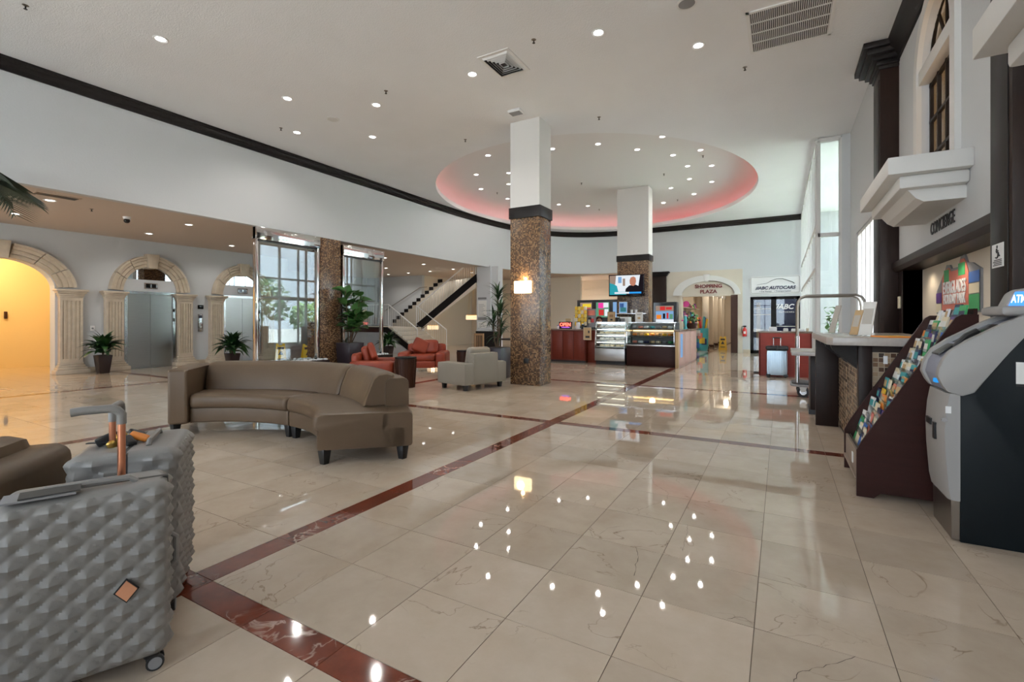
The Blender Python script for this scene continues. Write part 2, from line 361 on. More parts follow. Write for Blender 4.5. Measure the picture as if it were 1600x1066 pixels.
# worn cracks in the nearest marble tiles: thin jagged ribbons
mat('crack_fill', (.09, .06, .045), .7); rnd = random.Random(3)
for pts, w in [([(.248, 2.218), (.198, 2.163), (.165, 2.123), (.086, 2.05), (.051, 2.017), (.047, 1.981), (.039, 1.956)], .0032), ([(-.199, 2.227), (-.169, 2.257), (-.133, 2.274), (-.104, 2.249)], .003), ([(-.712, 2.681), (-.675, 2.574), (-.659, 2.466), (-.641, 2.377)], .004), ([(-.507, 3.135), (-.489, 2.947), (-.473, 2.76)], .002), ([(-1.031, 3.8), (-.969, 4.053), (-.862, 3.783), (-.729, 3.65), (-.709, 3.502), (-.858, 3.162)], .002), ([(-1.02, 2.776), (-.967, 2.676), (-.922, 2.854), (-.868, 2.908)], .002)]:
    P_ = []
    for a, b in zip(pts, pts[1:]):
        a, b = Vector(a), Vector(b); n_ = max(2, int((b - a).length / .02)); nn = Vector((-(b - a).y, (b - a).x)).normalized()
        P_ += [a.lerp(b, i / n_) + nn * rnd.uniform(-.005, .005) for i in range(n_)]
    P_.append(Vector(pts[-1])); bm = bmn(); row = []
    for i, p in enumerate(P_):
        d = (P_[min(i + 1, len(P_) - 1)] - P_[max(0, i - 1)]).normalized(); h_ = w * rnd.uniform(.2, 1) / 2; row.append((bm.verts.new((p.x - d.y * h_, p.y + d.x * h_, .0006)), bm.verts.new((p.x + d.y * h_, p.y - d.x * h_, .0006))))
    for a, b in zip(row, row[1:]): bm.faces.new([a[0], a[1], b[1], b[0]])
    obj('crack', bm, 'crack_fill', floor, smooth=False)

# ---------------------------------------------------------------- main ceiling with the oval recess
EC, EA, EB, ZC = (-5.3, 14.8), 4.75, 5.6, 5.26
def rect_hit(a, x0, x1, y0, y1):
    dx, dy = math.cos(a), math.sin(a); t = 1e9
    if abs(dx) > 1e-9: t = min(t, ((x1 if dx > 0 else x0) - EC[0]) / dx)
    if abs(dy) > 1e-9: t = min(t, ((y1 if dy > 0 else y0) - EC[1]) / dy)
    return (EC[0] + dx * t, EC[1] + dy * t)
RX0, RX1, RY0, RY1 = -10.45, 2.7, -6.2, 21.2
angs = [2 * PI * i / 160 for i in range(160)] + [math.atan2(y - EC[1], x - EC[0]) % (2 * PI) for x in (RX0, RX1) for y in (RY0, RY1)]
angs = sorted(set(round(a, 6) for a in angs)); bm = bmn(); inn, out, top = [], [], []
for a in angs:
    k = 1 / math.sqrt((math.cos(a) / EA) ** 2 + (math.sin(a) / EB) ** 2)
    inn.append(bm.verts.new((EC[0] + k * math.cos(a), EC[1] + k * math.sin(a), ZC)))
    h = rect_hit(a, RX0, RX1, RY0, RY1); out.append(bm.verts.new((*h, ZC)))
n = len(angs)
for i in range(n): bm.faces.new([inn[i], out[i], out[(i + 1) % n], inn[(i + 1) % n]])
ceiling = struct('ceiling', bm, 'ceiling_white', smooth=False)
def ering(bm, prof, n=96, close=True):
    rings = []
    for i in range(n):
        a = 2 * PI * i / n
        rings.append([bm.verts.new((EC[0] + (EA + d) * math.cos(a), EC[1] + (EB + d) * math.sin(a), z)) for d, z in prof])
    for i in range(n):
        for j in range(len(prof) - 1): bm.faces.new([rings[i][j], rings[(i + 1) % n][j], rings[(i + 1) % n][j + 1], rings[i][j + 1]])
    return rings
bm = bmn(); ering(bm, [(.0, ZC), (.0, ZC + .13), (.05, ZC + .13), (.05, ZC + .03), (.27, ZC + .03)])
obj('cove_lip', bm, 'dome_white', ceiling, label='white rim around the oval ceiling recess')
bm = bmn(); rg = ering(bm, [(.27, ZC + .03), (.27, ZC + .22), (.2, ZC + .40), (.02, ZC + .53), (-.4, ZC + .60), (-1.2, ZC + .64)])
bm.faces.new([r[-1] for r in rg])
obj('oval_dome', bm, 'dome_white', ceiling, ang=60, label='smooth white oval ceiling recess')
bm = bmn(); rr = []
for i in range(96):
    a = 2 * PI * i / 96; ring = []
    for j in range(6):
        b = 2 * PI * j / 6; ring.append(bm.verts.new((EC[0] + (EA + .15 + .015 * math.cos(b)) * math.cos(a), EC[1] + (EB + .15 + .015 * math.cos(b)) * math.sin(a), ZC + .06 + .015 * math.sin(b))))
    rr.append(ring)
for i in range(96):
    for j in range(6): bm.faces.new([rr[i][j], rr[(i + 1) % 96][j], rr[(i + 1) % 96][(j + 1) % 6], rr[i][(j + 1) % 6]])
obj('cove_light', bm, 'led_red', ceiling, label='red light strip hidden in the cove')

# ---------------------------------------------------------------- curved bulkhead on the left and across the far end
key = [(-10.2, -6.2), (-10.2, 4), (-10.2, 11.5), (-10.19, 13.5), (-10.08, 15.5), (-9.8, 17.3), (-9.0, 19.3), (-7.8, 20.35), (-6.4, 20.78), (-4.9, 20.8)]
path = []
for i in range(len(key) - 1):
    p0, p1, p2, p3 = [Vector(key[max(0, min(len(key) - 1, i + d))]) for d in (-1, 0, 1, 2)]
    st = 10 if i >= 2 else 2
    for s_ in range(st):
        t = s_ / st; path.append(p1 + (p2 - p1) * t if i < 2 else .5 * (2 * p1 + (p2 - p0) * t + (2 * p0 - 5 * p1 + 4 * p2 - p3) * t * t + (3 * p1 - p0 - 3 * p2 + p3) * t ** 3))
path.append(Vector(key[-1]))
def sweep(bm, pth, prof, close=True):   # prof (offset towards the hall, z)
    rings = []
    for i, p in enumerate(pth):
        d = (pth[min(i + 1, len(pth) - 1)] - pth[max(i - 1, 0)]).normalized(); nrm = Vector((d.y, -d.x))
        rings.append([bm.verts.new((p.x + nrm.x * o, p.y + nrm.y * o, z)) for o, z in prof])
    k = len(prof)
    for a, b in zip(rings, rings[1:]):
        for j in range(k if close else k - 1): bm.faces.new([a[j], a[(j + 1) % k], b[(j + 1) % k], b[j]])
    if close: bm.faces.new(rings[0]); bm.faces.new(rings[-1][::-1])
    return bm
struct('wall_left_upper', sweep(bmn(), path, [(0, 3.40), (0, ZC), (-.15, ZC), (-.15, 3.40)]), 'wall_white')
CROWN = [(0, ZC - .21), (.03, ZC - .21), (.03, ZC - .14), (.05, ZC - .12), (.06, ZC - .07), (.09, ZC - .045), (.09, ZC - .002), (0, ZC - .002)]
pth2 = path + [Vector((.72, 20.8))]
struct('trim_1', sweep(bmn(), pth2, CROWN), 'black_trim', label='dark wood crown moulding along the curved white wall')
# far wall with the shop arch opening and the car office opening
FW = 20.8
def wall_y(bm, y0, y1, xs, holes, z1, z0=0):
    cur = xs[0]
    for a, b, h0, h1 in sorted(holes):
        if a > cur: box(bm, cur, a, y0, y1, z0, z1)
        box(bm, a, b, y0, y1, h1, z1)
        if h0 > z0: box(bm, a, b, y0, y1, z0, h0)
        cur = b
    if xs[1] > cur: box(bm, cur, xs[1], y0, y1, z0, z1)
    return bm
def wall_x(bm, x0, x1, ys, holes, z1, z0=0):
    cur = ys[0]
    for a, b, h0, h1 in sorted(holes):
        if a > cur: box(bm, x0, x1, cur, a, z0, z1)
        box(bm, x0, x1, a, b, h1, z1)
        if h0 > z0: box(bm, x0, x1, a, b, z0, h0)
        cur = b
    if ys[1] > cur: box(bm, x0, x1, cur, ys[1], z0, z1)
    return bm
struct('wall_far', wall_y(bmn(), FW, FW + .25, (-4.95, 2.7), [(-3.72, -1.49, 0, 2.29), (-1.05, .62, 0, 2.21)], ZC), 'wall_white', smooth=False)
# low ceiling over the lift lobby, the stairs and behind the cafe
poly = [(p.x + (-.1 if p.x < -9.5 else 0), p.y + (.1 if p.y > 19 else 0)) for p in path] + [(-4.9, 25), (-19, 25), (-19, -6.2)]
struct('ceiling_low', prism(bmn(), poly, 'z', 3.44, 3.5), 'soffit', smooth=False)
# walls of the lift lobby
def arch_poly(yc, hw, spring, rise, n=24): return [(yc + hw * math.cos(PI - PI * i / n), spring + rise * math.sin(PI * i / n)) for i in range(n + 1)]
bm = bmn(); box(bm, -15.3, -15, -6.2, 2.4, 0, 3.44); box(bm, -15.3, -15, 4.7, 10.4, 0, 3.44)
ap = arch_poly(3.55, .93, 2.03, .66)
prism(bm, [(2.4, 3.44), (2.4, 0), (3.55 - .93, 0)] + ap + [(3.55 + .93, 0), (4.7, 0), (4.7, 3.44)], 'x', -15.3, -15)
struct('wall_left', bm, 'wall_white', smooth=False)
bm = bmn(); box(bm, -18.2, -18.0, 1.2, 6.0, 0, 3.44); box(bm, -18.2, -15.3, 1.0, 1.2, 0, 3.44); box(bm, -18.2, -15.3, 6.0, 6.2, 0, 3.44)
struct('wall_alcove', bm, 'yellow_wall', smooth=False, label='yellow lit walls of the room beyond the arch')
struct('wall_lobby_end', box(bmn(), -18.6, -15, 10.4, 10.6, 0, 3.44), 'wall_white', smooth=False)
struct('wall_lobby_side', box(bmn(), -18.7, -18.5, 10.4, 20, 0, 3.44), 'wall_white', smooth=False)
struct('wall_stair', box(bmn(), -18.7, -14.9, 17.6, 17.8, 0, 3.44), 'wall_white', smooth=False)
bm = bmn(); box(bm, -15.1, -14.9, 17.8, 22, 0, 3.44); box(bm, -15.0, -8.5, 21.8, 22, 0, 3.44)
struct('wall_stair_room', bm, 'cream_wall', smooth=False, label='tan wall behind the staircase')
bm = bmn(); box(bm, -10.62, -9.98, 15.9, 16.4, 0, 3.44); box(bm, -9.98, -9.68, 16.0, 16.35, 0, 3.42)
struct('wall_pier', bm, 'wall_white', smooth=False, label='white pier beside the stairs')
struct('wall_cafe', wall_y(bmn(), 24.4, 24.6, (-13.4, -4.7), [(-11.2, -9.45, 0, 2.36)], 3.44), 'cream_wall', smooth=False)
struct('wall_cafe_side', box(bmn(), -4.9, -4.7, 21.0, 24.5, 0, 3.44), 'cream_wall', smooth=False)
struct('wall_cafe_back', box(bmn(), -11.6, -9.0, 25.2, 25.3, 0, 2.6), 'wall_white', smooth=False)
for z, y in ((2.62, 24.33), (2.95, 24.33)): struct('trim_%d' % (2 if z < 2.8 else 3), box(bmn(), -13, -4.9, y, 24.4, z, z + .06), 'cream_wall', smooth=False, label='cream moulding strip on the wall behind the cafe')
# unseen wall behind the camera; its tall windows are added and enlarged for daylight
struct('wall_back', wall_y(bmn(), -6.2, -6.0, (-19, 2.7), [(a, b, .2, 5.0 if b > -10 else 3.3) for a, b in BW], ZC + .1), 'wall_white', smooth=False)
wn = 1
for a, b in BW:
    o = sempty('window_%d' % wn, ((a + b) / 2, -6.1, .2)); wn += 1; w = b - a; h = 4.8 if b > -10 else 3.1
    bm = bmn()
    for xx in (-w / 2 + .03, 0, w / 2 - .03): box(bm, xx - .03, xx + .03, -.04, .04, 0, h)
    for zz in (.03, h * .5, h * .75, h - .03): box(bm, -w / 2, w / 2, -.04, .04, zz - .03, zz + .03)
    obj('window_frame', bm, 'black_trim', o, smooth=False); obj('pane', box(bmn(), -w / 2, w / 2, -.004, .004, 0, h), 'glass', o, smooth=False)

# ---------------------------------------------------------------- right side: concierge wall, pilasters, windows, glass shopfront
RW = 1.47
bm = bmn(); wall_x(bm, RW, RW + .35, (-6.2, 5.55), [(4.46, 5.55, 0, 2.06)], ZC); box(bm, RW, RW + .35, 7.95, 8.7, 2.06, ZC)
ap = arch_poly(6.75, .65, 4.2, .62); 
prism(bm, [(5.55, ZC), (5.55, 2.06), (7.95, 2.06), (7.95, ZC)], 'x', RW + .34, RW + .35)
box(bm, RW, RW + .35, 5.55, 7.95, 2.06, 2.80)
prism(bm, [(5.55, ZC), (5.55, 2.80), (6.1, 2.80)] + ap + [(7.4, 2.80), (7.95, 2.80), (7.95, ZC)], 'x', RW, RW + .34)
box(bm, RW, RW + .35, 8.4, 8.7, 0, 2.06)
struct('wall_right', bm, 'wall_white', smooth=False)
struct('wall_concierge', box(bmn(), 1.68, 1.78, 4.3, 8.5, 0, 2.2), 'cream_wall', smooth=False, label='cream back wall of the concierge recess')
bm = bmn(); prism(bm, [(1.385, 2.02), (1.385, 2.10), (1.42, 2.12), (1.47, 2.12), (1.68, 2.06), (1.68, 1.97), (1.42, 1.97), (1.40, 2.0)], 'y', 4.3, 8.64)
struct('trim_4', bm, 'dark_wood', smooth=False, label='dark wood lintel above the concierge recess')
struct('trim_5', box(bmn(), 1.46, 1.68, 8.4, 8.63, 0, 2.0), 'dark_wood', smooth=False, label='dark wood jamb of the concierge recess')
def pilaster(nm, y0, y1, lab, sg):
    o = sempty(nm, (1.36, (y0 + y1) / 2, 0), lab); h = (y1 - y0) / 2
    obj('shaft', box(bmn(), -.11, .11, -h, h, 0, 4.95), 'dark_wood', o, bevel=.004)
    bm = bmn(); box(bm, -.118, -.108, -h + .05, h - .05, .3, 4.8); obj('panel', bm, 'black_trim', o, bevel=.003)
    bm = bmn()
    for k, (e, a, b) in enumerate([(.02, 4.92, 4.97), (.05, 4.97, 5.03), (.10, 5.03, 5.10), (.17, 5.10, 5.17), (.22, 5.17, 5.255)]):
        box(bm, -.11 - e, .11, -h - e, h + e, a, b)
    obj('capital', bm, 'black_trim', o, bevel=.008); obj('plinth', box(bmn(), -.13, .11, -h - .02, h + .02, 0, .25), 'dark_wood', o, bevel=.005)
pilaster('trim_6', 8.64, 9.18, 'dark wood pilaster between concierge wall and tall windows', 1)
pilaster('trim_7', 4.10, 4.46, 'dark wood pilaster behind the cash machine', -1)
cr = [Vector((RW, 8.6)), Vector((RW, 6.5)), Vector((RW, 4.5))]
struct('trim_8', sweep(bmn(), [Vector((RW, y)) for y in (8.62, 4.48)], [(0, 5.0), (.03, 5.0), (.05, 5.08), (.13, 5.16), (.16, 5.255), (0, 5.255)]), 'black_trim', label='dark crown moulding over the arched window')
# arched window with dark muntins and amber light behind
emis('amber', (1, .50, .16), .8)
win = sempty('window_5', (RW, 6.75, 2.8), 'arched window with dark muntins glowing amber')
bm = bmn(); o_ = arch_poly(0, .80, 1.4, .78); i_ = arch_poly(0, .65, 1.4, .62)
prism(bm, [(-.80, 0)] + o_ + [(.80, 0), (.65, 0)] + i_[::-1] + [(-.65, 0)], 'x', -.05, 0); obj('casing', bm, 'trim_white', win, smooth=False)
obj('transom', box(bmn(), -.03, .08, -.65, .65, 1.30, 1.46), 'trim_white', win, bevel=.005)
bm = bmn()
for yy in (-.62, -.31, 0, .31, .62): box(bm, .07, .105, yy - .018, yy + .018, 0, 1.3)
for zz in (.03, .42, .84, 1.27): box(bm, .07, .105, -.65, .65, zz - .016, zz + .016)
for a in (25, 60, 90, 120, 155): tube(bm, [(.087, .18 * math.cos(R(a)), 1.46 + .18 * math.sin(R(a))), (.087, .63 * math.cos(R(a)), 1.43 + .6 * math.sin(R(a)))], .018, 6)
for rr_ in (.2, .62): tube(bm, [(.087, rr_ * math.cos(PI * i / 16), 1.46 + rr_ * .93 * math.sin(PI * i / 16)) for i in range(17)], .02, 6)
obj('muntin', bm, 'black_trim', win, smooth=False); obj('pane', box(bmn(), .11, .115, -.65, .65, 0, 2.05), 'glass', win, smooth=False)
obj('lit_room', box(bmn(), .30, .335, -.65, .65, 0, 2.05), 'amber', win, smooth=False)
def ledge(nm, y0, y1, lab):
    o = sempty(nm, (RW, (y0 + y1) / 2, 2.4), lab); h = (y1 - y0) / 2
    bm = bmn(); box(bm, -.60, 0, -h, h, .24, .40); obj('slab', bm, 'trim_white', o, bevel=.006)
    bm = bmn(); box(bm, -.50, 0, -h + .10, h - .10, .12, .24); obj('moulding', bm, 'trim_white', o, bevel=.02)
    bm = bmn(); prism(bm, [(-.42, .12), (-.36, .04), (-.30, 0), (0, 0), (0, .12)], 'y', -h + .2, h - .2); obj('corbel', bm, 'trim_white', o, smooth=False)
ledge('trim_9', 5.6, 7.4, 'white moulded balcony ledge under the arched window')
ledge('trim_10', 1.6, 3.35, 'white moulded ledge high above the cash machine')
# low windows beyond the pilaster, white pier, glass shopfront and vestibule
X2 = 1.28
struct('wall_right_far', wall_x(bmn(), X2, X2 + .2, (9.1, 12.45), [(9.35, 11.4, .35, 2.98)], ZC), 'wall_white', smooth=False)
win = sempty('window_6', (X2 + .1, 10.375, .35), 'white framed low window beside the dark pilaster')
bm = bmn()
for yy in (-1.0, -.5, 0, .5, 1.0): box(bm, -.08, .06, yy - .035, yy + .035, 0, 2.63)
for zz in (.035, 2.60): box(bm, -.08, .06, -1.025, 1.025, zz - .035, zz + .035)
obj('window_frame', bm, 'trim_white', win, smooth=False); obj('pane', box(bmn(), -.003, .003, -1.02, 1.02, 0, 2.63), 'glass', win, smooth=False)
struct('wall_pier_right', box(bmn(), 1.13, 2.7, 12.3, 12.5, 0, ZC), 'wall_white', smooth=False)
win = sempty('window_7', (.9, 12.35, 0), 'tall glass pane with white frame facing the lobby')
bm = bmn(); box(bm, -.22, -.16, -.05, .05, 0, 5.2); box(bm, .18, .23, -.05, .05, 0, 5.2)
for zz in (.05, 3.14, 5.2): box(bm, -.2, .2, -.05, .05, zz - .04, zz + .04)
obj('window_frame', bm, 'trim_white', win, smooth=False); obj('pane', box(bmn(), -.16, .18, -.004, .004, 0, 5.2), 'glass', win, smooth=False)
win = sempty('window_8', (.70, 16.5, 0), 'tall white framed glass shopfront on the right')
bm = bmn()
for i in range(9):
    yy = -4.1 + i * 1.03; box(bm, -.05, .05, yy - .035, yy + .035, 0, 5.2)
for zz in (.06, 2.4, 3.3, 5.18): box(bm, -.05, .05, -4.15, 4.2, zz - .045, zz + .045)
obj('window_frame', bm, 'trim_white', win, smooth=False)
for i in range(8): obj('pane', box(bmn(), -.004, .004, -4.06 + i * 1.03, -3.11 + i * 1.03, .1, 5.14), 'glass', win, smooth=False)
win = sempty('window_9', (2.5, 16.5, 0), 'outer glazing of the entrance vestibule')
bm = bmn()
for i in range(6): box(bm, -.05, .05, -4 + i * 1.6 - .05, -4 + i * 1.6 + .05, 0, 5.2)
for zz in (.06, 2.4, 5.18): box(bm, -.05, .05, -4.05, 4.2, zz - .05, zz + .05)
obj('window_frame', bm, 'grey_mid', win, smooth=False); obj('pane', box(bmn(), -.004, .004, -4.0, 4.1, .05, 5.14), 'glass', win, smooth=False)
# columns
def column(label, x0, x1, y0, y1, zt, zb0, zb1):
    o = thing('mosaic_column', label, 'column', ((x0 + x1) / 2, (y0 + y1) / 2, 0)); w, d = (x1 - x0) / 2, (y1 - y0) / 2
    obj('mosaic_shaft', box(bmn(), -w, w, -d, d, 0, zb0), 'mosaic_brown', o, bevel=.003)
    obj('band', box(bmn(), -w - .025, w + .025, -d - .025, d + .025, zb0, zb1), 'black_trim', o, bevel=.004)
    obj('upper_shaft', box(bmn(), -w, w, -d, d, zb1, zt), 'trim_white', o, smooth=False)
    return o
column('square mosaic column with a lit sconce in the middle of the lobby', -4.75, -4.10, 8.33, 8.86, ZC, 3.32, 3.54)
column('wide mosaic column behind the cafe with the television', -5.02, -3.93, 16.4, 16.95, ZC + .63, 3.34, 3.55)
o = thing('mosaic_column', 'mosaic pillar standing between the two glass water walls', 'column', (-10.42, 8.42, 0))
obj('mosaic_shaft', box(bmn(), -.25, .23, -.32, .34, 0, 3.40), 'mosaic_brown', o, bevel=.003)
# ---------------------------------------------------------------- carved stone arches of the lift wall
def stone_arch(label, yc, hw, rise, bw, cap_w):
    """hw: clear half width, bw: archivolt width, local axes: x out of the wall, y along it"""
    o = thing('stone_arch', label, 'arch', (-15, yc, 0)); sp = 2.03; D = .15
    for s in (-1, 1):
        c = s * (hw + cap_w / 2)
        bm = bmn(); w = cap_w * .82; box(bm, 0, D - .03, c - w / 2, c + w / 2, .25, 1.84)
        box(bm, D - .03, D, c - w / 2, c - w / 2 + .05, .36, 1.76); box(bm, D - .03, D, c + w / 2 - .05, c + w / 2, .36, 1.76)
        box(bm, D - .03, D, c - w / 2, c + w / 2, 1.76, 1.84); box(bm, D - .03, D, c - w / 2, c + w / 2, .25, .36)
        for k in range(4):
            yy = c - w / 2 + .05 + (w - .1) * (k + .5) / 4; box(bm, D - .03, D - .012, yy - (w - .1) / 14, yy + (w - .1) / 14, .36, 1.76)
        obj('fluted_pilaster', bm, 'travertine', o)
        bm = bmn()
        for e, a, b in ((.015, 1.84, 1.88), (.03, 1.88, 1.93), (.06, 1.93, 1.98), (.09, 1.98, sp)): box(bm, 0, D + e, c - w / 2 - e, c + w / 2 + e, a, b)
        obj('capital', bm, 'travertine', o, bevel=.006)
        bm = bmn()
        for e, a, b in ((.11, 0, .10), (.07, .10, .16), (.04, .16, .21), (.015, .21, .26)): box(bm, 0, D + e, c - w / 2 - e, c + w / 2 + e, a, b)
        obj('base', bm, 'travertine', o, bevel=.012)
    ro = rise + bw
    def pt(a, t): return ((hw + .03 + bw * t) * math.cos(a), sp + (rise + bw * t) * math.sin(a))
    segs = [(3, 29), (30, 55), (56, 81), (99, 124), (125, 150), (151, 177)]
    for a0, a1 in segs:
        bm = bmn(); prof = [(0, 0), (0, .08), (.24, .08), (.25, .065), (.29, .065), (.30, .115), (.54, .115), (.55, .10), (.59, .10), (.60, .15), (.80, .15), (.84, .19), (1, .19), (1, 0)]; rings = []
        for i in range(8):
            a = R(a0 + (a1 - a0) * i / 7); rings.append([bm.verts.new((d, *pt(a, t))) for t, d in prof])
        k = len(prof)
        for A, B_ in zip(rings, rings[1:]):
            for j in range(k): bm.faces.new([A[j], A[(j + 1) % k], B_[(j + 1) % k], B_[j]])
        bm.faces.new(rings[0]); bm.faces.new(rings[-1][::-1]); obj('voussoir', bm, 'travertine', o, ang=25)
    bm = bmn(); prism(bm, [(-.10, sp + rise - .04), (.10, sp + rise - .04), (.15, sp + rise + bw + .04), (-.15, sp + rise + bw + .04)], 'x', 0, .21); obj('keystone', bm, 'travertine', o, bevel=.008)
    return o
stone_arch('wide carved stone arch framing the yellow lit room', 3.55, .93, .66, .32, .52)
stone_arch('carved stone arch around the steel lift door beside the potted plant', 6.43, .60, .70, .30, .46)
stone_arch('carved stone arch around the lift door partly hidden by glass', 8.97, .60, .70, .30, .46)
def lift(n, yc, lab):
    d = sempty('door_%d' % n, (-15, yc, 0), lab)
    obj('door_frame', prism(bmn(), [(-.60, 0), (-.60, 2.06), (.60, 2.06), (.60, 0), (.535, 0), (.535, 1.99), (-.535, 1.99), (-.535, 0)], 'x', 0, .07), 'steel', d, smooth=False)
    for s in (-1, 1): obj('door_leaf', box(bmn(), .015, .035, min(0, s * .533) + (.004 if s > 0 else 0), max(0, s * .533) - (.004 if s < 0 else 0), .01, 1.985), 'brushed', d, smooth=False)
    bm = bmn(); prism(bm, [(-.60, 2.06), (.60, 2.06)] + [(.60 * math.cos(PI * i / 20) * 1.0, 2.06 + .66 * math.sin(PI * i / 20)) for i in range(21)][1:-1], 'x', 0, .015); obj('tympanum', bm, 'mirror', d, smooth=False, label='mirrored half-round panel')
    obj('header_panel', box(bmn(), .016, .05, -.62, .62, 2.06, 2.38), 'wall_white', d, smooth=False)
    p = obj('floor_indicator', box(bmn(), .05, .07, -.16, .16, 2.14, 2.30), 'steel', d, bevel=.005)
    for yy in (-.07, .07): obj('digit_display', box(bmn(), .07, .074, yy - .05, yy + .05, 2.165, 2.275), 'black_gloss', p, smooth=False)
    for zz in (1.25, 1.52): obj('sticker', box(bmn(), .07, .074, .535, .585, zz, zz + .09), 'black', d, smooth=False)
lift(1, 6.43, 'steel lift door under the second arch'); lift(2, 8.97, 'steel lift door behind the glass wall')
t = thing('call_panel', 'steel lift call button panel on the wall beside the arch', 'button panel', (-14.99, 7.72, .95))
obj('plate', box(bmn(), 0, .02, -.07, .07, 0, .52), 'steel', t, bevel=.004)
for z in (.14, .24): obj('button', xf(cyl(bmn(), (0, 0, 0), (.015, 0, 0), .025, n=12), T(.02, 0, z)), 'white', t)
obj('lock', box(bmn(), .02, .025, -.04, .04, .40, .48), 'text_navy', t, smooth=False)
tag(obj('hall_lantern', box(bmn(), -15, -14.96, 7.65, 7.80, 1.62, 1.74), 'black_gloss', bevel=.006), 'small black display above the lift call panel', 'display')
t = thing('wall_switch', 'white thermostat plate between the arch and the potted plant', 'switch', (-14.99, 5.18, 1.02))
obj('plate', box(bmn(), 0, .02, -.05, .05, 0, .13), 'white', t, bevel=.006); obj('dial', cyl(bmn(), (.02, 0, .065), (.03, 0, .065), .022, n=12), 'grey_mid', t)
bm = bmn(); box(bm, -15, -14.97, 4.95, 5.35, 0, .12); box(bm, -15, -14.97, 7.5, 7.95, 0, .12); struct('baseboard_left', bm, 'travertine', smooth=False)
o = struct('baseboard_far', box(bmn(), -1.3, -1.05, 20.76, 20.8, 0, .14), 'travertine', smooth=False)
tag(obj('door_plate', box(bmn(), -17.99, -17.94, 4.35, 4.41, 1.33, 1.52), 'walnut', bevel=.008), 'small brown plate on the yellow wall beyond the arch', 'plate')
pointlight('alcove_lamp', (-16.6, 3.6, 3.0), 125, None, (1, .72, .36), .3)

# ---------------------------------------------------------------- staircase
st = thing('staircase', 'cream marble staircase with dark stringers turning at a landing', 'staircase', (-12.15, 14.12, 0))
def L_(x, y, z): return (x + 12.15, y - 14.12, z)
ris = 1 / 6; tr = 1.55 / 6
for i in range(6):
    x1 = -12.15 - i * tr; x0 = x1 - tr - .03 if i < 5 else x1 - tr
    obj('tread', box(bmn(), *[x0 + 12.15, x1 + 12.15], 0, 1.78, (i) * ris + .01, (i + 1) * ris), 'stone_cream', st, bevel=.006)
pl = [L_(-13.7, 14.12, 0)[:2], L_(-13.7, 15.9, 0)[:2], L_(-16.7, 17.55, 0)[:2], L_(-18.4, 17.55, 0)[:2], L_(-18.4, 14.12, 0)[:2]]
obj('landing', prism(bmn(), pl, 'z', .84, 1.0), 'stone_cream', st, smooth=False)
bm = bmn(); prism(bm, [(-6.2, .80), (-6.2, 1.02), (-1.55, 1.02), (0.1, -.02 + .05), (.1, 0), (-.25, 0), (-1.62, .80)], 'y', -.05, 0); obj('stringer', bm, 'black_trim', st, smooth=False)
bm = bmn(); prism(bm, [(-6.2, 0), (-6.2, .80), (-1.62, .80), (-.25, 0)], 'y', -.02, .05); obj('side_wall', bm, 'wall_white', st, smooth=False)
NU = 12; SK = -3.0
for i in range(NU):
    a = -1.55 + i * 3.08 / NU; b = -1.55 + (i + 1) * 3.08 / NU; z = 1 + (i + 1) * 2.02 / NU
    obj('tread', prism(bmn(), [(a, 1.78), (b + .02, 1.78), (b + .02 + SK, 3.4), (a + SK, 3.4)], 'z', z - .165, z), 'stone_cream', st, smooth=False)
    obj('skirting', prism(bmn(), [(a + SK, z - .17), (b + SK, z - .17), (b + SK, z + .17), (a + SK, z + .17)], 'y', 3.40, 3.43), 'black_trim', st, smooth=False)
bm = bmn(); prism(bm, [(-1.6, .86), (-1.6, 1.12), (1.53, 3.14), (1.53, 2.80), (-1.35, .86)], 'y', 1.73, 1.79); obj('stringer', bm, 'black_trim', st, smooth=False)
bm = bmn(); bm.faces.new([bm.verts.new(p) for p in ((-1.5, 1.74, .80), (1.53, 1.74, 2.62), (1.53 + SK, 3.4, 2.62), (-1.5 + SK, 3.4, .80))])
prism(bm, [(-1.5, .80), (-1.4, .86), (1.53, 2.80), (1.53, 2.60)], 'y', 1.72, 1.76); obj('soffit', bm, 'cream_wall', st, smooth=False)
def railing(lab, pts, step=.13, h=.9):
    o = thing('stair_railing', lab, 'railing', pts[0]); p0 = Vector(pts[0]); P_ = [Vector(p) - p0 for p in pts]
    obj('handrail', tube(bmn(), [p + Vector((0, 0, h)) for p in P_], .025, 6), 'white', o)
    obj('bottom_rail', tube(bmn(), [p + Vector((0, 0, .1)) for p in P_], .012, 6), 'white', o)
    for p in P_: obj('post', cyl(bmn(), p, p + Vector((0, 0, h)), .022, n=6), 'white', o)
    bm = bmn()
    for a, b in zip(P_, P_[1:]):
        n = int((b - a).length / step)
        for k in range(1, n): q = a.lerp(b, k / n); cyl(bm, q + Vector((0, 0, .1)), q + Vector((0, 0, h)), .008, n=4)
    q = obj('balusters', bm, 'white', o); q['kind'] = 'stuff'
railing('white metal railing on the near side of the lower flight', [(-15.6, 14.15, 1.02), (-13.7, 14.15, 1.02), (-12.2, 14.15, .05)])
railing('white metal railing on the far side of the lower flight', [(-13.72, 15.86, 1.02), (-12.1, 15.86, .0)])
railing('white metal railing along the upper flight', [(-13.68, 15.93, 1.1), (-10.7, 15.93, 3.02)], h=.82)
tag(obj('wall_handrail', tube(bmn(), [(-17.2, 17.5, 1.75), (-17.0, 17.5, 1.85), (-14.9, 17.5, 2.85), (-14.5, 17.5, 2.85)], .02, 6), 'steel'), 'steel handrail fixed to the wall above the stairs', 'handrail')
